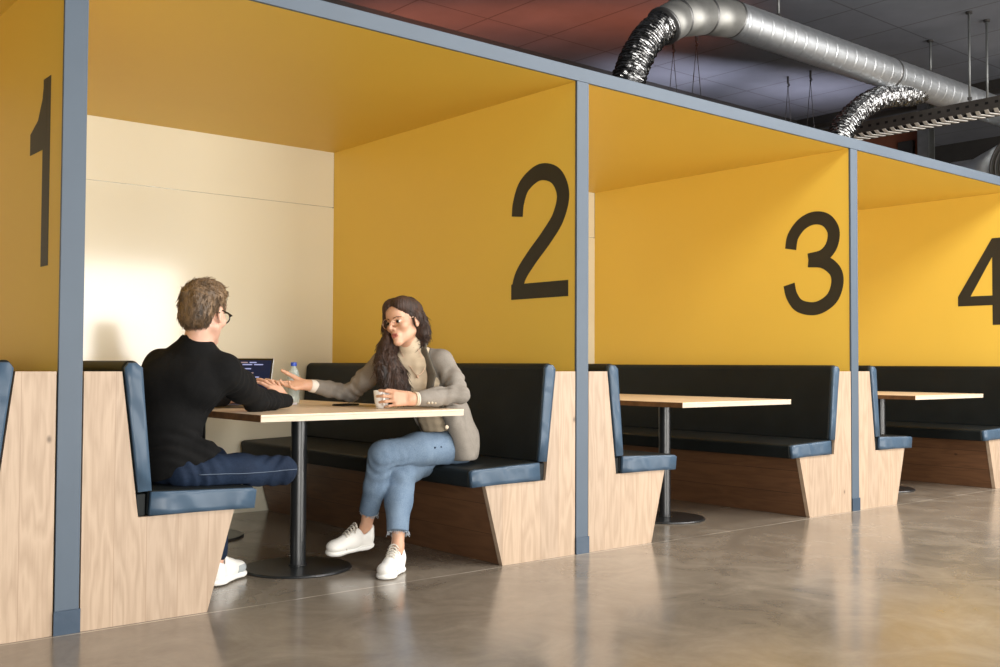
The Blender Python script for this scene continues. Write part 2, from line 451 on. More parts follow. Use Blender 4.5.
# ------------------------------------------------------------------ the booths
NAMES = ['one', 'two', 'three', 'four', 'five']
for i in range(4):                       # partition walls: right-hand wall of booths 1 to 4
    x1 = i * L
    struct('wall_partition_%d' % (i + 1), MB().box((x1 - W + .004, .0125, 0), (x1 - .004, YD, ZB)), M['yellow'])
for i in range(-1, 3):                   # ceilings and back walls of booths 1 to 4
    a, b = i * L, (i + 1) * L - W
    struct('ceiling_booth_%d' % (i + 2), MB().box((a - .004, .012, ZB), (b + .004, YD + .06, ZB + .02)).box((a - .004, .012, ZB + .0201), (b + .004, YD + .06, ZB + .07), 1), [M['yellow'], M['steel_dark']])
    bw = MB().box((a - .004, YD, 0), (b + .004, YD + .05, 2.130)); bw.box((a - .004, YD + .02, 2.1301), (b + .004, YD + .05, 2.1359)); bw.box((a - .004, YD + .003, 2.136), (b + .004, YD + .05, ZB))
    struct('wall_booth_back_%d' % (i + 2), bw, M['cream'])
struct('wall_left_booth', MB().box((-L - W + .004, .02, 0), (-L - .004, YD, ZB)), M['yellow'])

beam = obj('header_beam', MB().box((-L - W, -.006, ZB), (3 * L, .0115, ZT)), M['slate'], bevel=.002)
tag(beam, 'long slate grey steel header beam running along the top of all the booths', 'beam')
POSTL = ['nearest slate grey post, beside the numeral 1 and the man\'s bench', 'slate grey post just right of the numeral 2',
         'slate grey post just right of the numeral 3', 'slate grey post just right of the numeral 4']
for i in range(3):
    x = i * L
    pt = thing('post', (x - W / 2, 0, 0))
    obj('shaft', MB().box((-W / 2, -.004, 0), (W / 2, .0115, ZB - .0005)), M['slate'], pt, bevel=.002)
    kc = MB().box((-W / 2 - .004, -.010, 0), (W / 2 + .004, -.0045, .088)); pass
    obj('kick_cap', kc, M['kick'], pt)
    tag(pt, POSTL[i], 'post', 'slate posts between the booths')

struct('trim_2', MB().box((3 * L - W, -.004, 0), (3 * L, .0115, ZB - .0005)), M['slate'])
# numerals painted on the partitions, drawn in (u to the right, v up) metres
def ribbon(path, hw):
    P = [np.array(p, float) for p in path]; l = []; r = []
    for i in range(len(P)):
        t = P[min(i + 1, len(P) - 1)] - P[max(i - 1, 0)]; t /= np.linalg.norm(t); n = np.array([-t[1], t[0]])
        l.append(P[i] + n * hw); r.append(P[i] - n * hw)
    return [tuple(q) for q in l], [tuple(q) for q in r]
def spline(pts, n=12):
    P = [np.array(p, float) for p in pts]; P = [2 * P[0] - P[1]] + P + [2 * P[-1] - P[-2]]; out = []
    for i in range(1, len(P) - 2):
        for k in range(n):
            t = k / n; a, b, c, d = P[i - 1:i + 3]
            out.append(.5 * ((2 * b) + (-a + c) * t + (2 * a - 5 * b + 4 * c - d) * t * t + (-a + 3 * b - 3 * c + d) * t ** 3))
    out.append(P[-2]); return out
HW = .0485
def numeral(strokes, polys, i):
    """strokes and polygons on partition i, read from inside the booth"""
    x = i * L - W + .004; y_left = .556; z0 = 1.376
    mb = MB(); k = 0
    def put(u, v, dx): return (x - .0003 - dx, y_left - u, z0 + v * (.975 if i in (1, 2) else 1.0))
    for si, st in enumerate(strokes):
        l, r = ribbon(st, HW); e = .0004 * si
        for q in range(len(l) - 1):
            poly = [l[q], l[q + 1], r[q + 1], r[q]]
            v = [put(*p, .0) for p in poly] + [put(*p, .0012 + e) for p in poly]
            f = [(0, 1, 2, 3), (7, 6, 5, 4)] + ([(0, 4, 5, 1), (2, 6, 7, 3)])
            if q == 0: f.append((3, 7, 4, 0))
            if q == len(l) - 2: f.append((1, 5, 6, 2))
            mb.add(v, f)
    for si, poly in enumerate(polys):
        n = len(poly); e = .0004 * (si + 1)
        v = [put(*p, .0) for p in poly] + [put(*p, .0012 + e) for p in poly]
        mb.add(v, [tuple(range(n)), tuple(range(2 * n - 1, n - 1, -1))] + [(a, (a + 1) % n, (a + 1) % n + n, a + n) for a in range(n)])
    o = obj('numeral_sign', mb, M['black_paint'])
    tag(o, ['black numeral 1 painted on the yellow wall left of the nearest grey post', 'black numeral 2 painted on the yellow wall above the woman', 'black numeral 3 painted on the yellow wall above the empty middle bench', 'black numeral 4 painted on the yellow wall at the right edge of the photo'][i], 'numeral')
s2 = spline([(.066, .487), (.078, .57), (.13, .665), (.255, .722), (.385, .685), (.447, .575), (.41, .45), (.315, .345), (.19, .235), (.10, .14), (.062, .045)])
numeral([s2], [[(.017, 0), (.49, 0), (.49, .09), (.10, .09), (.017, .09)]], 1)
s3a = spline([(.064, .50), (.085, .595), (.16, .68), (.26, .715), (.36, .69), (.42, .605), (.405, .50), (.335, .43), (.215, .408)])
s3b = spline([(.215, .402), (.34, .385), (.43, .315), (.45, .225), (.41, .12), (.32, .058), (.23, .045), (.13, .075), (.072, .15), (.05, .235)])
numeral([s3a, s3b], [], 2)
numeral([], [[(.31, 0), (.40, 0), (.40, .765), (.31, .765)], [(0, .175), (.49, .175), (.49, .26), (0, .26)], [(0, .26), (.115, .26), (.31, .60), (.40, .765), (.31, .765)]], 3)
numeral([], [[(.305, 0), (.395, 0), (.395, .735), (.305, .735)], [(.14, .46), (.14, .545), (.24, .585), (.295, .66), (.315, .735), (.35, .735), (.35, .46)]], 0)

# ------------------------------------------------------------------ benches
BL = 2.485
def make_bench(name, sgn):
    """profile from the partition outwards; sgn +1 leans on the wall at its left, -1 on the wall at its right"""
    root = thing(name)
    def pr(pts): return [(sgn * a, b) for a, b in pts]
    end = [(.006, 0), (.507, 0), (.620, .405), (.219, .405), (.149, .970), (.006, .970)]
    obj('end_panel', MB().prism(pr(end), 0, .028), M['oak_end'], root)
    body = [(.012, 0.0), (.472, 0.0), (.585, .404), (.20, .404), (.135, .968), (.012, .968)]
    obj('carcass', MB().prism(pr(body), .0285, BL), M['oak_front'], root)
    fp = [(.4725, 0), (.503, 0), (.616, .404), (.5855, .404)]
    obj('front_panel', MB().prism(pr(fp), .0285, BL), M['oak_front'], root)
    seat = [(.256, .4055), (.712, .3985), (.722, .480), (.70, .490), (.262, .505)]
    sc = obj('seat_cushion', MB().prism(pr(seat), .012, BL), M['leather'], root, bevel=.012, segs=3)
    se = [(.26, .4085), (.708, .4015), (.717, .477), (.698, .486), (.266, .500)]
    mbs = soft_cap(pr(se), .012, -.010)
    obj('seat_side', mbs, M['cushion_end'], sc, smooth=True)
    blk = [(.2215, .4065), (.252, .4065), (.252, .494), (.214, .494)]
    obj('back_block', MB().prism(pr(blk), .012, BL), M['leather'], root, bevel=.004)
    bk = [(.212, .497), (.272, .500), (.228, .990), (.206, 1.012), (.170, 1.012), (.151, .988)]
    bc = obj('back_cushion', MB().prism(pr(bk), .010, BL), M['leather'], root, bevel=.012, segs=3)
    be = [(.216, .501), (.269, .504), (.2265, .986), (.204, 1.004), (.172, 1.004), (.156, .984)]
    obj('back_side', soft_cap(pr(be), .010, -.008), M['cushion_end'], bc, smooth=True)
    return root
def soft_cap(pts, y0, y1):
    """a padded end: the outline at y0, pulled in a little and pillowed at y1"""
    c = np.mean(np.array(pts), axis=0); mb = MB(); n = len(pts); rings = []
    P = []
    for i in range(n):
        a = np.array(pts[i]); b = np.array(pts[(i + 1) % n]); m = max(2, int(np.linalg.norm(b - a) / .03))
        for k in range(m): P.append(a + (b - a) * k / m)
    n = len(P); v = []; f = []
    for s, t in ((1, 0), (1, .45), (.985, .8), (.955, 1.0), (.6, 1.06), (.25, 1.08)):
        for p in P:
            d = p - c; L_ = np.linalg.norm(d)
            q = c + d * (1 - (1 - s) * min(1, .06 / max(L_, 1e-6))) if s > .9 else c + d * s
            v.append((q[0], y0 + (y1 - y0) * t, q[1]))
    for r_ in range(5):
        for k in range(n): f.append((r_ * n + k, r_ * n + (k + 1) % n, (r_ + 1) * n + (k + 1) % n, (r_ + 1) * n + k))
    f.append(tuple(5 * n + k for k in range(n))); f.append(tuple(range(n - 1, -1, -1)))
    return mb.add(v, f)
bl = make_bench('booth_bench', 1); br = make_bench('booth_bench', -1)
GB = 'upholstered booth benches'
LEFTS = ['black leather booth bench the man in black sits on', 'black leather bench at the left of empty booth 3, beside the post after numeral 2',
         'black leather bench at the left of booth 4, beside the post after numeral 3']
RIGHTS = ['booth bench at the far left edge of the photo, below the numeral 1', 'black leather booth bench the woman sits on, below the numeral 2',
          'empty black leather bench running below the numeral 3', 'empty black leather bench below the numeral 4, cut by the right edge']
for i, lb in enumerate(LEFTS):
    o = bl if i == 0 else dup(bl, (0, 0, 0)); o.location = (i * L, 0, 0); tag(o, lb, 'bench', GB)
for i, lb in enumerate(RIGHTS):
    o = br if i == 0 else dup(br, (0, 0, 0)); o.location = (i * L - W, 0, 0); tag(o, lb, 'bench', GB)

# ------------------------------------------------------------------ tables
TX0, TX1, TY0, TY1, TZ = .735, 1.815, .0, 2.33, .787
cxm = (TX0 + TX1) / 2
def make_table():
    r = thing('booth_table')
    hx = (TX1 - TX0) / 2
    top = MB().box((-hx, TY0, TZ - .010), (hx, TY1, TZ))
    t = obj('table_top', top, M['table_top'], r, bevel=.0015)
    e = MB().box((-hx + .001, TY0 + .0012, TZ - .031), (hx - .001, TY1 - .0012, TZ - .0102))
    obj('edge_core', e, M['table_edge'], t)
    sd = MB().box((-hx - .0015, TY0 + .001, TZ - .031), (-hx + .0008, TY1 - .001, TZ - .002))
    obj('side_edge', sd, M['table_side'], t)
    for y in (.577, 1.757):
        dx = -.04
        base = MB().lathe([(.262, 0), (.264, .004), (.258, .011), (.06, .014)], 48, (dx, y, .001))
        obj('base_plate', base, M['table_metal'], r, smooth=False, bevel=.001)
        col = MB().lathe([(.044, .0145), (.044, .020), (.0385, .022), (.0385, TZ - .040), (.085, TZ - .039), (.085, TZ - .0315)], 36, (dx, y, .001))
        obj('column', col, M['table_metal'], r, bevel=.001)
    return r
tb = make_table()
TL = ['pale wood booth table between the man and the woman', 'pale wood table in the empty booth under the numeral 3', 'pale wood table in the farthest booth, left of the numeral 4']
for i, lb in enumerate(TL):
    o = tb if i == 0 else dup(tb, (0, 0, 0)); o.location = (i * L + cxm + (0, .045, .05)[i], 0, 0); tag(o, lb, 'table', 'booth tables')

# ------------------------------------------------------------------ things on the table
# laptop
lx, ly = 1.085, .935                      # middle of the hinge
fx, fy = .82, .57                          # direction the user looks (away from him)
lp = thing('laptop', (lx, ly, TZ + .001)); lp.rotation_euler = (0, 0, math.atan2(fy, fx) - PI / 2)
tag(lp, 'open silver laptop with dark code screen in front of the man', 'laptop')
hw = .165
obj('keyboard_base', MB().box((-hw, -.23, 0), (hw, 0, .014)), M['alu'], lp, bevel=.004)
kb = MB()
for r_ in range(5):
    for c_ in range(13): kb.box((-.148 + c_ * .0229, -.04 - r_ * .0205 - .017, .0142), (-.148 + c_ * .0229 + .019, -.04 - r_ * .0205, .0165))
obj('keys', kb, M['bezel'], lp)
obj('touchpad', MB().box((-.05, -.215, .0141), (.05, -.155, .0149)), M['galv_dull'], lp)
lid = obj('lid', MB().box((-hw, 0, 0), (hw, .007, .235)), M['alu'], lp, loc=(0, .004, .016), bevel=.003)
lid.rotation_euler = (math.radians(-14), 0, 0)
obj('bezel', MB().box((-hw + .003, -.0016, .004), (hw - .003, -.0003, .232)), M['bezel'], lid)
sc_ = MB().box((-hw + .010, -.0024, .016), (hw - .010, -.0018, .222))
rr = random.Random(3)
for r_ in range(17):
    z = .208 - r_ * .011; x = -.145 + rr.choice([0, .02, .02, .04, .06])
    if r_ in (6, 12): continue
    while x < .10:
        w_ = rr.uniform(.015, .06)
        if x + w_ > .145: break
        sc_.box((x, -.0032, z), (x + w_, -.0017, z + .0055), 2 if rr.random() < .2 else 1); x += w_ + rr.uniform(.006, .012)
        if rr.random() < .3: break
obj('screen', sc_, [M['screen'], M['code'], M['code_warm']], lid)

# bottle
bt = thing('water_bottle', (1.425, .985, TZ + .001))
tag(bt, 'clear plastic water bottle with blue cap beside the laptop', 'bottle')
obj('bottle_body', MB().lathe([(.024, 0), (.031, .004), (.0325, .012), (.0325, .05), (.031, .055), (.0325, .06), (.0325, .075), (.031, .08), (.0325, .085), (.0325, .14), (.031, .155), (.026, .175), (.018, .19), (.013, .198), (.0125, .205)], 32), M['pet'], bt, smooth=True)
obj('cap', MB().lathe([(.0155, .203), (.016, .204), (.016, .222), (.0145, .224)], 24), M['blue_cap'], bt, bevel=.001)
obj('label_band', MB().lathe([(.0328, .088), (.0331, .089), (.0331, .135), (.0328, .136)], 32), M['water_label'], bt, smooth=True)

# mug
mg = thing('mug', (1.522, .280, TZ + .001)); tag(mg, 'small white mug in the woman\'s hand', 'mug')
mz = .086
obj('cup', MB().lathe([(.026, 0), (.029, .002), (.036, mz * .5), (.0405, mz), (.039, mz + .001), (.0365, mz - .002), (.032, mz * .5), (.026, .008), (.001, .007)], 36), M['cup_glass'], mg, smooth=True)
hd = Vector((-.40, -.92, 0)).normalized()
obj('handle', MB().tube([(hd * (.034 + .030 * math.sin(t)) + Vector((0, 0, .045 + .026 * math.cos(t)))) for t in np.linspace(.15, PI - .15, 14)], .0052, 10), M['cup_glass'], mg, smooth=True)

# phone
ph = thing('phone', (1.555, .665, TZ + .001)); ph.rotation_euler = (0, 0, math.radians(24))
tag(ph, 'black smartphone lying on the table in front of the woman', 'phone')
obj('phone_body', MB().box((-.072, -.036, 0), (.072, .036, .009)), M['phone'], ph, bevel=.003)
obj('display', MB().box((-.069, -.033, .0091), (.069, .033, .0097)), M['phone'], ph)

# notebook
nb = thing('notebook', (1.33, .885, TZ + .001)); nb.rotation_euler = (0, 0, math.radians(41))
tag(nb, 'thin white notebook on the table beside the bottle', 'notebook')
obj('pages', MB().box((-.10, -.02, .0015), (.10, .12, .008)), M['paper'], nb)
obj('cover', MB().box((-.103, -.022, 0), (.103, .122, .0014)).box((-.103, -.022, .0081), (.103, .122, .0092)), M['paper'], nb)
# ------------------------------------------------------------------ ducts and services under the hall ceiling
DY, DZ, DR = 1.2, 3.805, .147
dct = thing('spiral_duct', (7.9, DY, DZ))
tag(dct, 'long round galvanised spiral duct hanging under the grey ceiling', 'duct')
def pipe(x0, x1, pitch, step=.010, r=DR):
    P = []; n = int((x1 - x0) / step) + 1
    path = [(x0 + i * step, DY, DZ) for i in range(n)]
    def bf(i, th):
        ph = ((i * step / pitch) - th / (2 * PI)) % 1.0
        return -.0035 if ph < .08 else (.002 if ph < .16 else 0)
    return MB().tube(path, r, 48, bumpf=bf)
D0 = (7.9, DY, DZ)
obj('spiral_pipe', pipe(5.47, 7.86, .155), M['galv'], dct, off=D0, loc=(0, 0, 0.0001), smooth=True)
obj('spiral_pipe', pipe(7.88, 10.9, .155), M['galv'], dct, off=D0, loc=(0, 0, 0.0001), smooth=True)
def ring(name, c, ax, r, wd, parent, m='seam_dark'):
    a = Vector(ax).normalized(); c = Vector(c)
    return obj(name, MB().tube([c - a * wd, c - a * wd * .4, c + a * wd * .4, c + a * wd], [r * .985, r * 1.025, r * 1.025, r * .985], 48), M[m], parent, off=D0, loc=(0, 0, 0.0001), smooth=True)
ring('coupling', (7.87, DY, DZ), (1, 0, 0), DR, .025, dct)
# lobster-back elbow made of gores, turning down towards the booth roof
E_ = [(5.47, DY, DZ), (5.12, DY, 3.755), (4.80, DY, 3.665), (4.64, DY, 3.57)]
for a, b in zip(E_[:-1], E_[1:]):
    obj('elbow_gore', MB().tube([a, b], DR * .985, 48), M['galv_matt'], dct, off=D0, loc=(0, 0, 0.0001), smooth=True)
for q, ax in zip(E_, ((1, 0, 0), (1, 0, .2), (1, 0, .4), (1, 0, .7))):
    ring('gore_seam', q, ax, DR, .012, dct)
def flex(name, pts, r, label, seed):
    P = spline(pts, 44); rg = np.random.default_rng(seed); n = len(P)
    nz = np.repeat(rg.normal(0, .0035, (n // 3 + 1, 28)), 3, 0)
    def bf(i, th):
        k = int(th / (2 * PI) * 28) % 28
        return .008 * math.sin(i * 2 * PI / 5) + nz[i, k]
    o = obj(name, MB().tube(P, r, 28, bumpf=bf), M['foil']); tag(o, label, 'flexible duct', 'crinkled foil flexible ducts'); return o
flex('foil_flex_duct', [(4.68, DY, 3.60), (4.50, DY, 3.47), (4.36, DY, 3.30), (4.26, DY, 3.10), (4.20, DY, 2.85), (4.18, DY, 2.62)], .118, 'crinkled foil flexible duct dropping from the duct elbow behind the header beam', 1)
flex('foil_flex_duct', [(8.62, DY + .03, 3.80), (8.38, DY + .02, 3.70), (8.05, DY, 3.63), (7.70, DY, 3.54), (7.36, DY, 3.38), (7.10, DY, 3.18), (6.95, DY, 2.95), (6.90, DY, 2.62)], .105, 'crinkled foil flexible duct branching from under the straight duct', 2)

# cable tray running out over the booths
ct = thing('cable_tray', (8.33, 1.0, 3.36)); tag(ct, 'dark perforated cable tray crossing below the round duct', 'cable tray')
obj('side_rail', MB().box((-.175, -3.2, 0), (-.160, 2.9, .105)), M['tray_rail'], ct)
obj('side_rail', MB().box((.160, -3.2, 0), (.175, 2.9, .105)), M['tray_rail'], ct)
rg_ = MB(); y = -3.15
while y < 2.8:
    rg_.prism([(-.158, y), (-.158, y + .035), (0, y + .095), (.158, y + .035), (.158, y), (0, y + .055)], .0, .006, 'Z'); y += .085
obj('rungs', rg_, M['rung'], ct)
# threaded hanger rods
def rod(x, y, z0, z1, label):
    r = thing('hanger_rod', (x, y, z0))
    obj('rod', MB().tube([(0, 0, 0), (0, 0, z1 - z0)], .011, 10), M['galv_dull'], r, smooth=True)
    obj('anchor', MB().lathe([(.03, z1 - z0 - .02), (.03, z1 - z0 - .001)], 12), M['steel_dark'], r)
    obj('nut', MB().lathe([(.02, .01), (.02, .035)], 6), M['steel_dark'], r)
    tag(r, label, 'hanger rod', 'steel hanger rods under the ceiling')
rod(8.155, .56, 3.465, ZH, 'left steel hanger rod of the pair holding the cable tray')
rod(8.505, .56, 3.465, ZH, 'right steel hanger rod of the pair holding the cable tray')
rod(8.69, 1.215, DZ + DR, ZH, 'short steel hanger rod holding the round duct, left of the cable tray rods')
rod(6.10, 1.2, DZ + DR, ZH, 'short steel hanger rod above the start of the spiral duct')
# thin wire hangers
def wires(x, y, label):
    r = thing('wire_hanger', (x, y, 3.0))
    obj('hook', MB().tube([(0, 0, 1.295), (0, 0, 1.22), (.02, 0, 1.20), (0, 0, 1.18)], .012, 8), M['steel_dark'], r)
    for s in (-1, 1): obj('wire', MB().tube([(0, 0, 1.19), (s * .16, 0, .0)], .0035, 6), M['steel_dark'], r)
    tag(r, label, 'wire hanger', 'thin wire hangers from the ceiling')
wires(8.72, 2.92, 'left thin V shaped wire hanger above the header beam between the two foil ducts')
wires(8.71, 2.62, 'right thin V shaped wire hanger above the header beam between the two foil ducts')
wires(6.75, 2.92, 'left thin V shaped wire hanger just right of the first foil duct')
wires(6.75, 2.62, 'right thin V shaped wire hanger just right of the first foil duct')
# dark beam under the ceiling, plant at the far end
struct('trim_1', MB().box((10.62, -3, ZH - .11), (10.85, YB, ZH - .001)), M['steel_dark'])
cl = thing('steel_column', (10.70, 2.33, 0)); tag(cl, 'grey steel column beyond the booths beside the brown wall panel', 'column')
obj('column_web', MB().box((-.07, -.008, 0), (.07, .008, ZH - .112)), M['galv_dull'], cl)
for s in (-1, 1): obj('flange', MB().box((s * .07 - .008, -.07, 0), (s * .07 + .008, .07, ZH - .112)), M['galv_dull'], cl)
wp = thing('wall_panel', (10.9, 3.0, 0)); tag(wp, 'brown wall panel with a dark box seen above the last header beam', 'wall panel')
obj('panel', MB().box((0, -.62, 0), (.06, 1.0, 3.95)), M['terracotta'], wp)
obj('junction_box', MB().box((-.06, -.42, 3.40), (-.001, -.22, 3.82)), M['steel_dark'], wp, bevel=.008)
obj('conduit', MB().tube([(-.03, -.52, 3.55), (-.03, -.52, 3.90)], .03, 12), M['galv'], wp)
fn = thing('duct_fan', (9.9, .80, 3.13)); tag(fn, 'large round dark fan housing at the right edge behind the beam', 'fan')
obj('housing', MB().tube([(0, 0, 0), (.9, 0, 0)], .40, 56), M['galv_dull'], fn, smooth=False, bevel=.01)
for hx in (.2, .7): obj('hanger_strap', MB().tube([(hx, 0, .38), (hx, 0, ZH - 3.13)], .012, 8), M['galv_dull'], fn, smooth=True)
rn = MB()
for r_ in (.38, .33, .28, .22, .16): rn.tube([(-.012, r_ * math.cos(t), r_ * math.sin(t)) for t in np.linspace(0, 2 * PI, 49)[:-1]], .012, 8, closed=True)
obj('inlet_rings', rn, M['steel_dark'], fn, smooth=True)
obj('outlet_cone', MB().tube([(.45, .41, .0), (.45, .75, -.02), (.45, 1.0, -.02)], [.36, .25, .25], 40), M['galv'], fn, smooth=True)
# ------------------------------------------------------------------ sculpting with distance fields (for people and clothes)
class SDF:
    def __init__(s, lo, hi, h):
        s.lo = np.array(lo, np.float32); s.h = h
        s.n = np.ceil((np.array(hi) - np.array(lo)) / h).astype(int) + 1
        s.ax = [s.lo[i] + h * np.arange(s.n[i], dtype=np.float32) for i in range(3)]
        s.d = np.full(tuple(s.n), .2, np.float32)
    def _loc(s, lo, hi):
        sl = []; g = []
        for i in range(3):
            a = max(0, int((lo[i] - s.lo[i]) / s.h)); b = min(s.n[i], int((hi[i] - s.lo[i]) / s.h) + 2)
            if b <= a: return None, None
            sl.append(slice(a, b)); sh = [1, 1, 1]; sh[i] = -1; g.append(s.ax[i][a:b].reshape(sh))
        return tuple(sl), g
    def _put(s, sl, d, k, op):
        o = s.d[sl]
        if op == 'add':
            if k <= 0: s.d[sl] = np.minimum(o, d)
            else:
                hh = np.clip(.5 + .5 * (o - d) / k, 0, 1); s.d[sl] = o * (1 - hh) + d * hh - k * hh * (1 - hh)
        else:
            d = -d
            if k <= 0: s.d[sl] = np.maximum(o, d)
            else:
                hh = np.clip(.5 - .5 * (o - d) / k, 0, 1); s.d[sl] = o * (1 - hh) + d * hh + k * hh * (1 - hh)
    def cap(s, a, b, ra, rb=None, k=.01, flat=None, op='add'):
        """capsule from a to b; flat = (direction, factor) widens (factor>1) or flattens the section along direction"""
        rb = ra if rb is None else rb
        a = np.array(a, float); b = np.array(b, float); ba = b - a; bb = max(float(ba @ ba), 1e-9)
        R_ = max(ra, rb) * (max(1, flat[1]) if flat else 1) + k + 3 * s.h
        sl, g = s._loc(np.minimum(a, b) - R_, np.maximum(a, b) + R_)
        if sl is None: return s
        px, py, pz = g[0] - a[0], g[1] - a[1], g[2] - a[2]
        t = np.clip((px * ba[0] + py * ba[1] + pz * ba[2]) / bb, 0, 1)
        qx, qy, qz = px - t * ba[0], py - t * ba[1], pz - t * ba[2]
        q2 = qx * qx + qy * qy + qz * qz
        if flat:
            n = np.array(flat[0], float); n /= np.linalg.norm(n)
            qn = qx * n[0] + qy * n[1] + qz * n[2]; q2 = q2 - qn * qn * (1 - 1 / flat[1] ** 2)
        s._put(sl, (np.sqrt(np.maximum(q2, 0)) - (ra + (rb - ra) * t)).astype(np.float32), k, op); return s
    def ell(s, c, r, F=None, k=.01, op='add'):
        """ellipsoid; F = 3 rows of local axes"""
        c = np.array(c, float); r = np.array(r, float); F = np.eye(3) if F is None else np.array(F, float)
        ext = np.sqrt(((F * r[:, None]) ** 2).sum(0)) + k + 3 * s.h
        sl, g = s._loc(c - ext, c + ext)
        if sl is None: return s
        p = [g[i] - c[i] for i in range(3)]
        l = [F[j, 0] * p[0] + F[j, 1] * p[1] + F[j, 2] * p[2] for j in range(3)]
        k0 = np.sqrt(sum((l[j] / r[j]) ** 2 for j in range(3))) + 1e-6
        k1 = np.sqrt(sum((l[j] / r[j] ** 2) ** 2 for j in range(3))) + 1e-6
        s._put(sl, (k0 * (k0 - 1) / k1).astype(np.float32), k, op); return s
    def chain(s, pts, rs, k=.01, flat=None, op='add'):
        for i in range(len(pts) - 1): s.cap(pts[i], pts[i + 1], rs[i], rs[i + 1], k, flat, op)
        return s
    def cutplane(s, p, n, k=0):
        """removes everything on the side n points to"""
        n = np.array(n, float); n /= np.linalg.norm(n); p = np.array(p, float)
        g = [s.ax[i].reshape([-1 if j == i else 1 for j in range(3)]) for i in range(3)]
        d = (g[0] - p[0]) * n[0] + (g[1] - p[1]) * n[1] + (g[2] - p[2]) * n[2]
        s._put(tuple(slice(0, q) for q in s.n), (-d).astype(np.float32), k, 'sub'); return s
    def boxcut(s, c, F, hs, k=.004):
        """subtract an oriented box"""
        c = np.array(c, float); F = np.array(F, float); hs = np.array(hs, float)
        ext = np.abs(F * hs[:, None]).sum(0) + .02
        sl, g = s._loc(c - ext, c + ext)
        if sl is None: return s
        p = [g[i] - c[i] for i in range(3)]
        l = [np.abs(F[j, 0] * p[0] + F[j, 1] * p[1] + F[j, 2] * p[2]) - hs[j] for j in range(3)]
        d = np.maximum(np.maximum(l[0], l[1]), l[2])
        s._put(sl, d.astype(np.float32), k, 'sub'); return s
    def warp(s, fn, band=.02):
        """adds fn(points) to the field near the surface: folds, waves, hair clumps"""
        idx = np.nonzero(np.abs(s.d) < band)
        P = np.stack([s.ax[i][idx[i]] for i in range(3)], 1).astype(float)
        s.d[idx] += fn(P).astype(np.float32); return s
    def mesh(s):
        d = s.d; neg = d < 0
        c = np.zeros(tuple(s.n - 1), np.int8)
        for i in (0, 1):
            for j in (0, 1):
                for k in (0, 1):
                    c += neg[i:s.n[0] - 1 + i, j:s.n[1] - 1 + j, k:s.n[2] - 1 + k]
        I, J, K = np.nonzero((c > 0) & (c < 8))
        vid = np.full(tuple(s.n - 1), -1, np.int32); vid[I, J, K] = np.arange(len(I))
        acc = np.zeros((len(I), 3)); cnt = np.zeros(len(I))
        C8 = {(i, j, k): d[I + i, J + j, K + k].astype(float) for i in (0, 1) for j in (0, 1) for k in (0, 1)}
        for a in range(3):
            for u in (0, 1):
                for v in (0, 1):
                    p0 = [0, 0, 0]; o = [x for x in range(3) if x != a]; p0[o[0]] = u; p0[o[1]] = v; p1 = list(p0); p1[a] = 1
                    A = C8[tuple(p0)]; B = C8[tuple(p1)]; mk = (A < 0) != (B < 0)
                    t = np.where(mk, A / np.where(A - B == 0, 1, A - B), 0)
                    q = np.zeros((len(I), 3)); q[:, o[0]] = u; q[:, o[1]] = v; q[:, a] = t
                    acc += q * mk[:, None]; cnt += mk
        V = s.lo + s.h * (np.stack([I, J, K], 1) + acc / np.maximum(cnt, 1)[:, None])
        Q = []
        for a in range(3):
            o = [x for x in range(3) if x != a]
            s0 = [slice(1, s.n[i] - 1) for i in range(3)]; s0[a] = slice(0, s.n[a] - 1)
            s1 = list(s0); s1[a] = slice(1, s.n[a])
            n0 = neg[tuple(s0)]; n1 = neg[tuple(s1)]
            E = np.nonzero(n0 != n1); flip = n0[E]
            b = [E[i] + (0 if i == a else 1) for i in range(3)]
            def cell(du, dv):
                q = [x.copy() for x in b]; q[o[0]] -= du; q[o[1]] -= dv; return vid[q[0], q[1], q[2]]
            q = np.stack([cell(1, 1), cell(0, 1), cell(0, 0), cell(1, 0)], 1)
            fl = flip if a != 1 else ~flip
            q[~fl] = q[~fl][:, ::-1]
            Q.append(q)
        Q = np.concatenate(Q); Q = Q[(Q >= 0).all(1)]
        return V, Q
def sdf_obj(name, S, mats, parent=None, pick=None, smooth_it=2):
    V, Q = S.mesh()
    if smooth_it:                                   # light smoothing
        e = np.concatenate([Q[:, [0, 1]], Q[:, [1, 2]], Q[:, [2, 3]], Q[:, [3, 0]]])
        for _ in range(smooth_it):
            acc = np.zeros_like(V); cn = np.zeros(len(V))
            np.add.at(acc, e[:, 0], V[e[:, 1]]); np.add.at(acc, e[:, 1], V[e[:, 0]]); np.add.at(cn, e[:, 0], 1); np.add.at(cn, e[:, 1], 1)
            V = V * .5 + .5 * acc / np.maximum(cn, 1)[:, None]
    me = bpy.data.meshes.new(name)
    me.vertices.add(len(V)); me.vertices.foreach_set('co', V.astype(np.float32).ravel())
    me.loops.add(len(Q) * 4); me.loops.foreach_set('vertex_index', Q.astype(np.int32).ravel())
    me.polygons.add(len(Q)); me.polygons.foreach_set('loop_start', np.arange(0, len(Q) * 4, 4, dtype=np.int32))
    me.update(calc_edges=True); me.validate()
    for m in (mats if isinstance(mats, (list, tuple)) else [mats]): me.materials.append(m)
    me.polygons.foreach_set('use_smooth', np.ones(len(me.polygons), bool))
    if pick is not None:
        me.polygons.foreach_set('material_index', pick(V[Q].mean(1)).astype(np.int32))
    o = bpy.data.objects.new(name, me); COL.objects.link(o)
    if parent is not None: o.parent = parent
    return o
def nrm(v): v = np.array(v, float); return v / np.linalg.norm(v)
def frame(f, up=(0, 0, 1), roll=0.0):
    """rows: forward, left, up"""
    f = nrm(f); l = nrm(np.cross(up, f)); u = np.cross(f, l)
    c, s_ = math.cos(roll), math.sin(roll)
    return np.array([f, l * c + u * s_, u * c - l * s_])
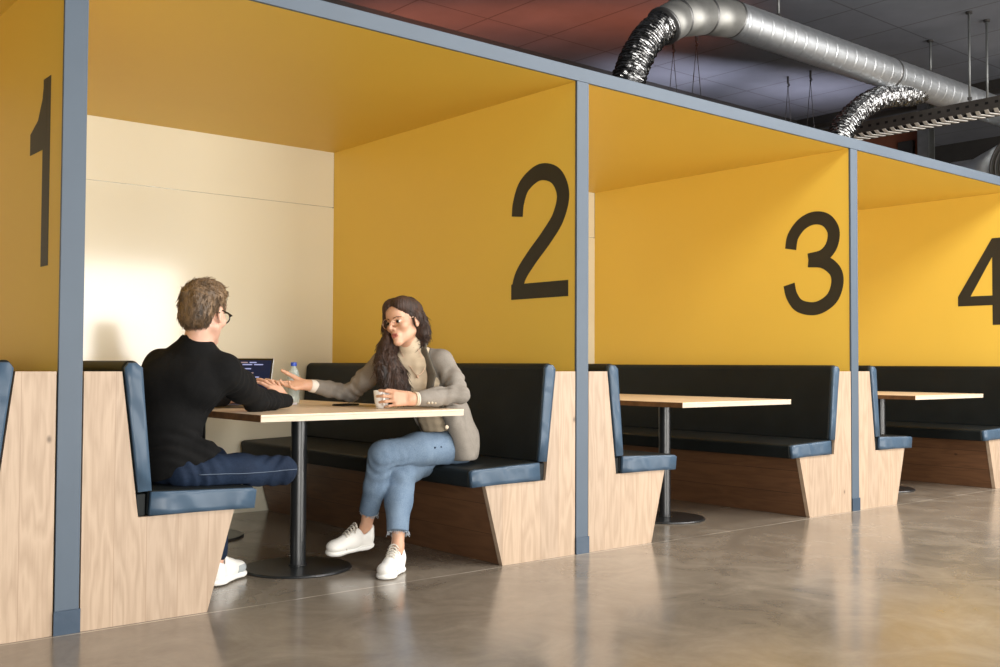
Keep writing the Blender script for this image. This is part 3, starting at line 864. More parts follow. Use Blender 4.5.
def at(c, Fm, p): return np.array(c, float) + np.array(p, float) @ Fm
def waves(P, seed, freq, n=6):
    """smooth pseudo-noise from a handful of sine waves, about -1..1"""
    rg = np.random.default_rng(seed); o = np.zeros(len(P))
    for _ in range(n):
        w = rg.normal(0, freq, 3); o += np.sin(P @ w + rg.uniform(0, 6.28))
    return o / math.sqrt(n)

def head(S, c, Fm, sc, male=False, mouth=.0):
    T = lambda x, y, z: at(c, Fm, (x * sc, y * sc, z * sc)); r = lambda *a: np.array(a) * sc
    E_ = lambda p, rad, k=.012, op='add': S.ell(T(*p), r(*rad), Fm, k * sc, op)
    Cp = lambda a, b, ra, rb=None, k=.01: S.cap(T(*a), T(*b), ra * sc, (rb if rb is not None else ra) * sc, k * sc)
    E_((-.014, 0, .036), (.094, .075, .080)); E_((.022, 0, -.020), (.064, .058 if male else .054, .080), .02)
    for q in (1, -1):
        Cp((.0, q * (.050 if male else .043), -.052), (.064, q * .009, -.096), .020 if male else .018, .016, .022)
        E_((.056, q * .040, -.022), (.024, .022, .022), .018)
        Cp((.078, q * .010, .020), (.066, q * .044, .022), .009, .007, .012)
    E_((.074, 0, -.098), (.017, .020 if male else .016, .015), .014)
    E_((.062, 0, .045), (.030, .050, .038), .02)
    for q in (1, -1): E_((.092, q * .031, .001), (.014, .017, .0095), .010, 'sub')
    for q in (1, -1):
        S.ell(T(.0715, q * .031, .001), r(.0135, .0135, .0135), Fm, .001)
        Cp((.083, q * .018, .007), (.080, q * .042, .006), .0028, k=.004)       # upper lid
        Cp((.081, q * .020, -.006), (.079, q * .040, -.005), .0022, k=.004)     # lower lid
    Cp((.084, 0, .014), (.108, 0, -.026), .0075, .0105, .010)
    for q in (1, -1): E_((.096, q * .011, -.033), (.010, .0075, .0075), .006)
    E_((.076, 0, -.062), (.016, .026, .024), .014)
    lipw = .021
    for q in (1, -1):
        Cp((.0915, 0, -.0565), (.080, q * lipw, -.0610), .0045, .0028, .004)
        Cp((.0895, 0, -.0695 - mouth), (.080, q * lipw, -.0620), .0052, .0028, .004)
    if mouth > 0: S.ell(T(.094, 0, -.0625 - mouth * .4), r(.010, .014, .0030 + mouth * .4), Fm, .003 * sc, 'sub')
    for q in (1, -1):
        E_((-.006, q * .078, -.004), (.017, .0075, .030), .006)
        S.ell(T(.000, q * .085, .000), r(.009, .004, .016), Fm, .004 * sc, 'sub')
        E_((-.002, q * .077, -.030), (.009, .006, .010), .005)
    return T
def hand(S, w, d, back, thumb_side, curls, spread=.10, sc=1.0, thumb=(.5, .35, .2), k=.006, stub=.05):
    """wrist w, pointing d, back-of-hand normal, unit vector towards the thumb side; curls = per finger (mcp, pip, dip) angles"""
    d = nrm(d); b = np.array(back, float); b = nrm(b - d * (b @ d)); y = np.cross(b, d)
    if y @ np.array(thumb_side, float) < 0: y = -y
    P = lambda x, yy, z: np.array(w, float) + (d * x + y * yy + b * z) * sc
    offs = (.0265, .0085, -.0095, -.0265); kn = (.088, .091, .086, .078)
    for o, q in zip(offs, kn): S.cap(P(.004, o * .55, 0), P(q, o, 0), .0125 * sc, .0105 * sc, .010)
    S.cap(P(.02, 0, -.004), P(.07, .0, -.003), .014 * sc, .013 * sc, .012, (y, 1.7))
    S.cap(P(-stub, 0, 0), P(.01, 0, 0), .0235 * sc, .0225 * sc, .012, (y, 1.22))
    seg = ((.043, .026, .021), (.047, .029, .022), (.043, .027, .021), (.034, .021, .019))
    rad = ((.0092, .0080, .0068), (.0095, .0082, .0070), (.0090, .0078, .0066), (.0080, .0068, .0058))
    for i in range(4):
        p = P(kn[i], offs[i], 0); sa = spread * (1.5 - i) * .9
        dd = d * math.cos(sa) + y * math.sin(sa); ang = 0
        for j in range(3):
            ang += curls[i][j]
            v = dd * math.cos(ang) - b * math.sin(ang); q = p + v * seg[i][j] * sc
            S.cap(p, q, rad[i][j] * sc, rad[i][min(j + 1, 2)] * .93 * sc, .003 if j else k); p = q
    # thumb leaves the side of the palm near its base
    a, t1, t2 = thumb
    p = P(.018, .022, -.006); v = d * math.cos(a) * .95 + y * math.sin(a) - b * .25; v = nrm(v); q = p + v * .042 * sc
    S.cap(p, q, .0155 * sc, .0115 * sc, .010)
    v2 = nrm(v * math.cos(t1) + d * math.sin(t1)); q2 = q + v2 * .034 * sc; S.cap(q, q2, .0108 * sc, .0092 * sc, .003)
    v3 = nrm(v2 * math.cos(t2) + d * math.sin(t2)); S.cap(q2, q2 + v3 * .027 * sc, .0094 * sc, .0072 * sc, .003)
def sneaker(name, heel, toe, parent, up=(0, 0, 1), grey=False, laces=True, sc=1.0):
    """heel and toe are the ends of the sole's underside"""
    heel = np.array(heel, float); toe = np.array(toe, float); f = nrm(toe - heel); ln = np.linalg.norm(toe - heel)
    u = np.array(up, float); u = nrm(u - f * (u @ f)); l = np.cross(u, f); Fm = np.array([f, l, u])
    T = lambda x, y, z: heel + f * x * ln + l * y * sc + u * z * sc
    lo = np.minimum(heel, toe) - .13; hi = np.maximum(heel, toe) + .14
    S = SDF(lo, hi, .003)
    S.ell(T(.79, 0, .038), (.20 * ln, .047 * sc, .034 * sc), Fm, .01); S.ell(T(.5, 0, .045), (.30 * ln, .042 * sc, .045 * sc), Fm, .02)
    S.ell(T(.17, 0, .05), (.165 * ln, .038 * sc, .060 * sc), Fm, .02); S.cap(T(.62, 0, .052), T(.36, 0, .088), .026 * sc, .025 * sc, .02, (l, 1.15))
    S.cap(T(.12, 0, .07), T(.07, 0, .105), .020 * sc, .016 * sc, .02, (l, 1.5))
    S.boxcut(T(.5, 0, -.03), Fm, (.2, .2, .042), .002)
    S.cap(T(.22, 0, .085), T(.15, 0, .17), .025 * sc, .042 * sc, .006, (f, 1.25), 'sub')
    pick = None; mats = [M['shoe']]
    if grey:
        mats.append(M['mesh_grey'])
        def pick(c):
            q = (c - heel); x = q @ f / ln; z = q @ u; y = q @ l
            return ((x > .62) & (x < .93) & (z < .06) & (np.abs(y) > .015)).astype(int)
    up_ = sdf_obj('upper', S, mats, parent, pick)
    so = SDF(lo, hi, .003)
    so.ell(T(.80, 0, .012), (.205 * ln, .050 * sc, .022 * sc), Fm, .01); so.ell(T(.20, 0, .012), (.205 * ln, .041 * sc, .022 * sc), Fm, .01)
    so.cap(T(.2, 0, .012), T(.8, 0, .012), .020 * sc, .020 * sc, .01, (l, 2.0))
    so.cutplane(T(0, 0, .024), u); so.cutplane(T(0, 0, .0), -u)
    sdf_obj('sole', so, M['sole'], up_)
    if laces:
        mb = MB()
        for i in range(5):
            x = .61 - i * .052; z = .094 + i * .0105
            mb.tube([T(x + .012, -.024, z - .012), T(x + .005, -.012, z), T(x, 0, z + .003), T(x + .005, .012, z), T(x + .012, .024, z - .012)], .0040 * sc, 6)
        obj('laces', mb, M['lace'], up_, smooth=True)
        bw = MB()
        for q in (1, -1):
            bw.tube([T(.37, 0, .118), T(.40, q * .018, .130), T(.42, q * .030, .120), T(.40, q * .016, .114), T(.37, 0, .116)], .0028 * sc, 6)
            bw.tube([T(.37, 0, .117), T(.43, q * .022, .112), T(.46, q * .030, .098)], .0026 * sc, 6)
        obj('lace_bow', bw, M['lace'], up_, smooth=True)
        obj('toe_seam', MB().tube([T(.66, -.043, .024), T(.70, -.030, .055), T(.715, 0, .068), T(.70, .030, .055), T(.66, .043, .024)], .0022 * sc, 6), M['lace'], up_, smooth=True)
    return up_
def glasses(T, Fm, sc, parent, m, r=.0235, th=.0016, name='glasses', lens=True):
    mb = MB()
    for q in (1, -1):
        mb.tube([T(.098 - .006 * abs(math.cos(t)) * (1 if math.cos(t) * q > 0 else 0), q * .0325 + r * 1.08 * math.cos(t), -.002 + r * .95 * math.sin(t)) for t in np.linspace(0, 2 * PI, 29)[:-1]], th * sc, 6, closed=True)
        mb.tube([T(.092, q * (.0325 + r * 1.08), .004), T(.088, q * .068, .006), T(.04, q * .080, .008), T(-.005, q * .0825, .010), T(-.022, q * .080, -.004)], th * sc, 6)
    mb.tube([T(.0985, .009, .002), T(.103, 0, .006), T(.0985, -.009, .002)], th * sc, 6)
    g = obj(name, mb, m, parent, smooth=True)
    if lens:
        for q in (1, -1):
            c = T(.0965, q * .0325, -.002); l_ = MB()
            ring = [T(.0965, q * .0325 + (r - .001) * 1.06 * math.cos(t), -.002 + (r - .001) * .94 * math.sin(t)) for t in np.linspace(0, 2 * PI, 25)[:-1]]
            r2 = [p + Fm[0] * .0008 for p in ring]
            l_.add(ring + r2, [tuple(range(23, -1, -1)), tuple(range(24, 48))] + [(i, (i + 1) % 24, (i + 1) % 24 + 24, i + 24) for i in range(24)])
            obj('lens', l_, M['lens'], g)
    return g

def strand_hair(name, hair_o, c, mat_, parent, n, length, rad, flow, lift, seed, keep=None):
    """fine strands lying on a hair mesh, each following flow(point, normal)"""
    me = hair_o.data; V = np.zeros(len(me.vertices) * 3); me.vertices.foreach_get('co', V); V = V.reshape(-1, 3)
    Nn = np.zeros(len(me.vertices) * 3); me.vertex_normals.foreach_get('vector', Nn); Nn = Nn.reshape(-1, 3)
    rg = np.random.default_rng(seed); mb = MB(); k = 0
    for i in rg.permutation(len(V)):
        p, nn = V[i], Nn[i]
        if keep is not None and not keep(p, nn): continue
        f = np.array(flow(p, nn), float) + rg.normal(0, .16, 3); f -= nn * (f @ nn)
        if np.linalg.norm(f) < .05: continue
        f = nrm(f); ln = length * rg.uniform(.6, 1.4); s_ = np.cross(nn, f) * rg.normal(0, .10)
        q = [p - nn * .002, p + f * ln * .35 + nn * lift * .8, p + (f + s_) * ln * .7 + nn * lift, p + (f + s_ * 1.6) * ln + nn * lift * rg.uniform(-.3, 1.2)]
        mb.tube(q, [rad * .8, rad, rad * .8, rad * .2], 4); k += 1
        if k >= n: break
    return obj(name, mb, mat_, parent, smooth=True)
# ================================================================== the woman
def limb(S, pts, rs, k=.02): S.chain(pts, rs, k)
A = lambda *p: np.array(p, float)
def woman():
    pel, waist, chest, neck, hc = A(2.015, .36, .585), A(1.955, .365, .735), A(1.845, .375, .915), A(1.768, .372, 1.085), A(1.703, .352, 1.218)
    Ls, Rs = A(1.858, .240, 1.022), A(1.672, .500, 1.010)
    Le, Lw = A(1.893, .130, .842), A(1.622, .158, .834)
    Re, Rw = A(1.625, .728, .850), A(1.365, .740, .895)
    Lh, Rh = A(1.99, .275, .578), A(2.03, .455, .570)
    Lk, La = A(1.525, .275, .562), A(1.555, .468, .178)
    Rk, Ra = A(1.665, .310, .462), A(1.578, .215, .12)
    tf = nrm((-.80, -.60, -.18)); tl = nrm(np.cross((0, 0, 1), tf))       # torso: forward and left
    pl = A(0, -1, 0)
    sc = 1.03
    Fm = frame((-.955, -.22, -.07), roll=math.radians(10))
    # --- body, one continuous skin
    S = SDF((1.02, -.06, -.02), (2.26, .95, 1.38), .004)
    S.ell(pel, (.10, .15, .09), None, .03)
    S.cap(pel, waist, .095, .085, .03, (pl, 1.35)); S.cap(waist, chest, .085, .095, .03, (tl, 1.3)); S.cap(chest, chest * .3 + neck * .7, .095, .06, .03, (tl, 1.35))
    S.cap(Ls, Rs, .045, .045, .03)
    S.cap(neck - (0, 0, .03), hc + (0.012, 0, -.06), .050, .048, .02)
    for a, b, c in ((Ls, Le, Lw), (Rs, Re, Rw)): S.chain([a, b, c], [.040, .034, .024], .02)
    for a, b, c in ((Lh, Lk, La), (Rh, Rk, Ra)): S.chain([a, b], [.068, .046], .02); m_ = b * .65 + c * .35; S.chain([b, m_, c], [.044, .042, .029], .02)
    T = head(S, hc, Fm, sc, mouth=.0035)
    # left hand round the mug, right hand open and reaching
    hand(S, Lw, (-.90, .34, .03), (-.34, -.92, .12), (0, 0, 1), [(.15, .70, .5), (.18, .72, .5), (.22, .72, .5), (.28, .7, .5)], .16, 1.04, (.22, .1, .1), stub=.008)
    hand(S, Rw, (-.95, -.10, -.02), (.35, .45, -.75), (-.2, .3, .9), [(-.02, .12, .1), (.10, .2, .15), (.22, .35, .25), (.35, .45, .3)], .15, 1.10, (.80, .15, .05), stub=.02)
    # feet inside the shoes
    lheel, ltoe = A(1.603, .468, .085), A(1.338, .478, .062)
    rheel, rtoe = A(1.605, .228, .002), A(1.400, .072, .002)
    for an, h_, t_ in ((La, lheel, ltoe), (Ra, rheel, rtoe)):
        S.cap(an, h_ * .85 + t_ * .15 + (0, 0, .045), .028, .030, .02); S.cap(h_ * .8 + t_ * .2 + (0, 0, .04), h_ * .25 + t_ * .75 + (0, 0, .03), .028, .020, .02)
    def pick(c):
        q = (c - hc) @ Fm.T / sc; x, y, z = q.T; o = np.zeros(len(c), int)
        o[(x > .078) & (np.abs(y) < .020) & (z < -.0535 - np.abs(y) * .25) & (z > -.0800 + np.abs(y) * .45)] = 1
        o[(x > .066) & (np.abs(y) > .012) & (np.abs(y) < .050) & (z > .0205 - np.abs(np.abs(y) - .034) * .20) & (z < .0250 - np.abs(np.abs(y) - .034) * .20)] = 2
        return o
    w = sdf_obj('person', S, [M['skin_woman'], M['lips'], M['brow']], None, pick, 1)
    tag(w, 'woman in grey blazer and light jeans, legs crossed, reaching one hand towards the man', 'person')
    for q in (1, -1):
        e = obj('eye', MB().sphere(T(.0725, q * .031, .001), .0138 * sc, 16, 12), M['eye_white'], w, smooth=True)
        d = nrm((1, .10, -.12)); p = (A(.0725, q * .031, .001) + d * .0066); mb = MB()
        obj('iris', MB().sphere(T(*p), .0098 * sc, 14, 10), M['iris'], e, smooth=True)
    # --- knit roll-neck
    S = SDF((1.55, .15, .50), (2.2, .62, 1.20), .005)
    S.cap(pel + (0, 0, .02), waist, .112, .100, .03, (pl, 1.32)); S.cap(waist, chest, .100, .108, .03, (tl, 1.3)); S.cap(chest, chest * .25 + neck * .75, .108, .068, .03, (tl, 1.35))
    S.cap(Ls * .75 + Rs * .25, Ls * .25 + Rs * .75, .055, .055, .03)
    for s_ in (1, -1): S.ell(chest + tl * .062 * s_ + tf * .066 - (0, 0, .005), (.055, .055, .055), None, .03)
    nd = nrm(hc - neck)
    S.cap(neck - (0, 0, .02), neck + nd * .048, .064, .060, .012); S.cap(neck + nd * .02, neck + nd * .040, .064, .063, .004)
    S.warp(lambda P: .0016 * waves(P, 3, 38) + .0012 * np.sin(P[:, 2] * 150))
    sdf_obj('roll_neck_sweater', S, M['knit'], w)
    # --- blazer
    S = SDF((1.30, -.03, .46), (2.27, .86, 1.14), .005)
    S.cap(pel + (.0, 0, .035), waist, .128, .118, .03, (pl, 1.34)); S.cap(waist, chest, .114, .116, .03, (tl, 1.26)); S.cap(chest, chest * .35 + neck * .65, .116, .074, .03, (tl, 1.4))
    S.cap(Ls + (-.004, .01, 0), Rs, .054, .054, .04)
    # tails hanging over the hips to the seat
    S.cap(waist + (.0, -.05, 0), A(2.0, .27, .56), .085, .10, .04); S.cap(waist + (.02, .06, 0), A(2.07, .45, .57), .10, .10, .04)
    S.cap(A(1.895, .21, .76), A(1.972, .188, .545), .045, .054, .03)
    Lm = Le * .45 + Lw * .55; Rm = Re * .5 + Rw * .5
    S.chain([Ls, Ls * .5 + Le * .5 + (.008, -.006, 0), Le + (0, 0, .01)], [.058, .053, .047], .02); S.chain([Le + (0, 0, .01), Lm + (0, 0, .004), Lw + (.045, -.004, .002)], [.047, .043, .039], .015)
    S.chain([Rs, Rs * .5 + Re * .5, Re], [.058, .052, .046], .02); S.chain([Re, Rm, Rw + (.055, 0, -.008)], [.046, .041, .036], .015)
    def folds(P):
        o = .0022 * waves(P, 11, 30)
        for c, ax, am in ((Le, nrm(Lw - Le), .004), (Le, nrm(Ls - Le), .004), (Re, nrm(Rw - Re), .004), (Re, nrm(Rs - Re), .004)):
            t = (P - c) @ ax; o += am * np.exp(-((t - .06) / .06) ** 2) * np.sin(t * 140 + P @ A(45, 30, 35) + 1.5 * waves(P, 77, 14)) * (np.linalg.norm(P - c, axis=1) < .16)
        return o
    # open front, neck and inside of the tails
    oc = chest + tf * .13 + tl * -.035
    S.boxcut(oc + (0, 0, .10), np.array([tf, tl, np.cross(tf, tl)]), (.10, .088, .165), .006)
    S.boxcut(waist + nrm((-1, -.25, 0)) * .14, frame((-1, -.25, 0)), (.09, .105, .16), .006)
    S.cap(neck - (0, 0, .03), neck + (0, 0, .1), .066, .080, .004, None, 'sub')
    S.cap(A(1.90, .36, .60), A(1.6, .30, .58), .115, .14, .01, (pl, 1.35), 'sub')
    S.cap(pel - (0, 0, .03), waist, .108, .104, .0, (pl, 1.30), 'sub')
    S.cap(Lh + (-.02, .01, .02), Lk, .085, .08, .01, None, 'sub')
    S.boxcut(A(2.03, .3, .448), np.eye(3), (.3, .4, .066), .004)
    S.warp(folds)
    bz = sdf_obj('blazer', S, M['blazer'], w)
    # lapels lie on the opening
    S = SDF((1.58, .05, .62), (2.1, .62, 1.16), .0035)
    pts = [neck + tl * .062 - tf * .02 + (0, 0, .03), neck + tl * .078 + tf * .050 - (0, 0, .012), chest + tl * .080 + tf * .128 + (0, 0, .060), chest + tl * .070 + tf * .142 - (0, 0, .04), waist + tl * .068 + tf * .140 + (0, 0, .05)]
    S.chain(pts, [.020, .026, .030, .024, .010], .01, (tf * .8 - tl * .45, .28))
    pts = [neck - tl * .062 - tf * .02 + (0, 0, .03), neck - tl * .085 + tf * .03 - (0, 0, .005), chest - tl * .125 + tf * .085 + (0, 0, .04), waist - tl * .12 + tf * .11 + (0, 0, .09)]
    S.chain(pts, [.020, .026, .028, .014], .01, (tf * .8 + tl * .5, .28))
    S.cap(pts[0], neck - tf * .075 + (0, 0, .045), .018, .018, .01); S.cap(neck - tf * .075 + (0, 0, .045), neck + tl * .062 - tf * .02 + (0, 0, .03), .018, .018, .01)
    sdf_obj('lapels', S, M['lapel'], bz)
    obj('button', MB().sphere(A(1.835, .165, .690), (.011, .006, .011)), M['button'], bz, smooth=True)
    for i in range(3): obj('sleeve_button', MB().sphere(Lw + A(.062 + i * .020, -.047, -.018), .0065, 10, 6), M['button'], bz, smooth=True)
    ld = nrm(Le - Lw); rd = nrm(Re - Rw)
    for w_, d_, r_ in ((Lw, ld, .0335), (Rw, rd, .0325)):
        obj('shirt_cuff', MB().tube([w_ + d_ * .020, w_ + d_ * .022, w_ + d_ * .045, w_ + d_ * .065], [r_ * .93, r_, r_ * 1.03, r_ * 1.03], 28), M['shirt_cuff'], bz, smooth=True)
    br_ = MB(); bc = Lw + ld * .012
    obj('bracelet', br_.tube([bc + (A(0, 0, 1) * math.cos(t) + np.cross(ld, A(0, 0, 1)) * math.sin(t)) * .0325 for t in np.linspace(0, 2 * PI, 25)[:-1]], .0045, 8, closed=True), M['bracelet'], w, smooth=True)
    # --- jeans
    S = SDF((1.38, .10, .14), (2.24, .62, .76), .005)
    S.ell(pel, (.115, .165, .10), None, .03)
    S.cap(pel, pel + (-.01, 0, .02), .108, .104, .03, (pl, 1.32))
    Lm = Lk * .62 + La * .38 + (-.004, 0, -.015); Rm = Rk * .6 + Ra * .4 + (-.008, 0, 0)
    S.chain([Rh, Rh * .45 + Rk * .55, Rk], [.090, .082, .072], .03); S.chain([Rk, Rm, Ra + (0, 0, .075)], [.072, .066, .053], .02)
    R1 = S.d.copy()
    S2 = SDF((1.38, .10, .14), (2.24, .62, .76), .005)
    S2.chain([Lh, Lh * .45 + Lk * .55 + (0, 0, .008), Lk], [.090, .080, .066], .03); S2.chain([Lk, Lm, La + (0, .0, .010)], [.065, .056, .046], .02)
    hh = np.clip(.5 + .5 * (S.d - S2.d) / .008, 0, 1); S.d = S.d * (1 - hh) + S2.d * hh - .008 * hh * (1 - hh)
    S.cutplane(La + (0, 0, .040), nrm(La - Lk)) if False else None
    def jf(P):
        o = .0018 * waves(P, 5, 34)
        for c, a, am in ((Lk, nrm(La - Lk), .0022), (Lk, nrm(Lh - Lk), .0020), (Rk, nrm(Ra - Rk), .0022), (Lh, nrm(Lk - Lh), .003)):
            t = (P - c) @ a; o += am * np.exp(-((t - .05) / .07) ** 2) * np.sin(t * 120 + P @ A(30, 55, 45) + 1.6 * waves(P, 78, 14)) * (np.linalg.norm(P - c, axis=1) < .17)
        return o
    S.warp(jf)
    # straight cut hems
    for an, kn, off in ((La, Lk, .100), (Ra, Rk, .066)):
        a = nrm(an - kn); c = an - a * off
        S.boxcut(c + a * .06, frame(a, (0, 1, .2)), (.06, .085, .085), .002)
    je = sdf_obj('jeans', S, M['light_denim'], w)
    rr = random.Random(5)
    for an, kn, off in ((La, Lk, .100), (Ra, Rk, .066)):
        fr = MB(); a = nrm(an - kn); c = an - a * off; u_ = nrm(np.cross(a, (0, 1, .3))); v_ = np.cross(a, u_); r_ = .046 if an is La else .053
        for i in range(46):
            t = 2 * PI * i / 46; p = c + (u_ * math.cos(t) + v_ * math.sin(t)) * r_ - a * .004; q = rr.uniform(.006, .018) * (2.2 if rr.random() < .10 else 1)
            fr.tube([p, p + a * q * .5 + A(*[rr.uniform(-.004, .004) for _ in range(3)]), p + a * q + A(*[rr.uniform(-.006, .006) for _ in range(3)])], .0016, 4)
        obj('frayed_hem', fr, M['fray'], je, smooth=True)
    for i in range(7):
        t = .30 + i * .085; c = Lh * t + Lk * (1 - t) + A(0, -.083 + .0035 * abs(i - 3), .018)
        obj('denim_stitch', MB().sphere(c, (.006, .004, .005), 8, 6), M['dark_denim'], je, smooth=True)
    # --- shoes
    s1 = sneaker('sneaker', lheel, ltoe, w, up=(-.25, -.15, 1)); s1.name = 'sneaker'
    s2 = sneaker('sneaker', rheel, rtoe, w); s2.name = 'sneaker'
    # --- hair: scalp cap, back fall and the long front lock over her right shoulder
    S = SDF((1.48, .12, .76), (1.95, .60, 1.40), .0035)
    C_ = lambda p, rad, k=.02, op='add': S.ell(T(*p), np.array(rad) * sc, Fm, k * sc, op)
    C_((-.020, 0, .042), (.096, .081, .084)); C_((-.044, 0, -.015), (.066, .076, .080)); C_((.028, .030, .075), (.062, .048, .048)); C_((.028, -.030, .075), (.062, .048, .050))
    # face, brow and ear stay free
    C_((.108, .004, -.032), (.095, .064, .110), .012, 'sub'); C_((.075, .065, -.045), (.075, .030, .085), .012, 'sub'); C_((.010, .095, -.010), (.026, .024, .036), .008, 'sub')
    locks = [
        ([(.060, -.058, .050), (.052, -.074, .000), (.044, -.080, -.060)], [.012, .018, .022]),
        ([(.030, -.072, .050), (.022, -.086, -.010), (.020, -.090, -.070)], [.026, .030, .032]),
        ([(-.02, .066, .02), (-.046, .070, -.03), (-.058, .064, -.075), (-.060, .055, -.105)], [.028, .028, .024, .012]),
        ([(-.06, .03, .0), (-.072, .03, -.06), (-.070, .02, -.100), (-.06, .01, -.13)], [.05, .044, .034, .016]),
        ([(-.06, -.03, .0), (-.07, -.04, -.07), (-.06, -.05, -.14)], [.05, .05, .045])]
    for p, r_ in locks: S.chain([T(*q) for q in p], [x * sc for x in r_], .014)
    a0 = T(.030, -.086, -.060)
    fall = [([a0, A(1.640, .420, 1.07), A(1.640, .380, .98), A(1.655, .345, .89), A(1.665, .325, .825)], [.034, .040, .044, .036, .010]),
            ([T(.045, -.078, -.050), A(1.615, .415, 1.06), A(1.600, .390, .97), A(1.615, .360, .885), A(1.63, .34, .83)], [.024, .030, .034, .026, .008]),
            ([T(.0, -.088, -.06), A(1.672, .425, 1.05), A(1.690, .375, .96), A(1.70, .335, .88), A(1.695, .32, .845)], [.032, .034, .032, .022, .008])]
    for p, r_ in fall:
        P_ = spline(p, 6); n = len(P_); rr_ = np.interp(np.linspace(0, 1, n), np.linspace(0, 1, len(r_)), r_); S.chain(P_, list(rr_), .008)
    def strands(P):
        q = P - hc; th = np.arctan2(q[:, 1], q[:, 0])
        wv = .010 * np.sin(P[:, 2] * 38)
        return .0030 * np.sin((P[:, 0] * .8 + wv) * 330 + P[:, 1] * 90) * np.clip((1.19 - P[:, 2]) * 12, .15, 1) + .0022 * waves(P, 21, 45) + .0016 * np.sin(th * 46 + P[:, 2] * 40)
    S.warp(strands)
    h = sdf_obj('hair', S, M['hair_woman'], w, smooth_it=1)
    def flow(p, nn):
        q = (p - hc) @ Fm.T
        if q[2] > .03: return np.array((-.5, np.sign(q[1]) * .5, -.7)) @ Fm
        return (.25 * math.sin(p[2] * 42 + p[0] * 30), .15 * math.sin(p[2] * 38), -1)
    strand_hair('hair_strands', h, hc, M['hair_woman'], h, 1400, .050, .0016, flow, .0010, 3, keep=lambda p, nn: ((p - hc) @ Fm.T)[2] < .05)
    glasses(T, Fm, sc, w, M['gold'], .0245, .0013)
    # thin necklace
    nk = [neck + tl * .050 + tf * .070 + (0, 0, .012), chest + tl * .040 + tf * .118 + (0, 0, .10), chest + tf * .136 + tl * .008 + (0, 0, .055), chest - tl * .03 + tf * .125 + (0, 0, .09), neck - tl * .05 + tf * .06]
    n_ = obj('necklace', MB().tube(spline(nk, 8), .0016, 6), M['gold'], w, smooth=True)
    obj('pendant', MB().sphere(chest + tf * .139 + tl * .008 + (0, 0, .050), .007, 10, 8), M['gold'], n_, smooth=True)
woman()

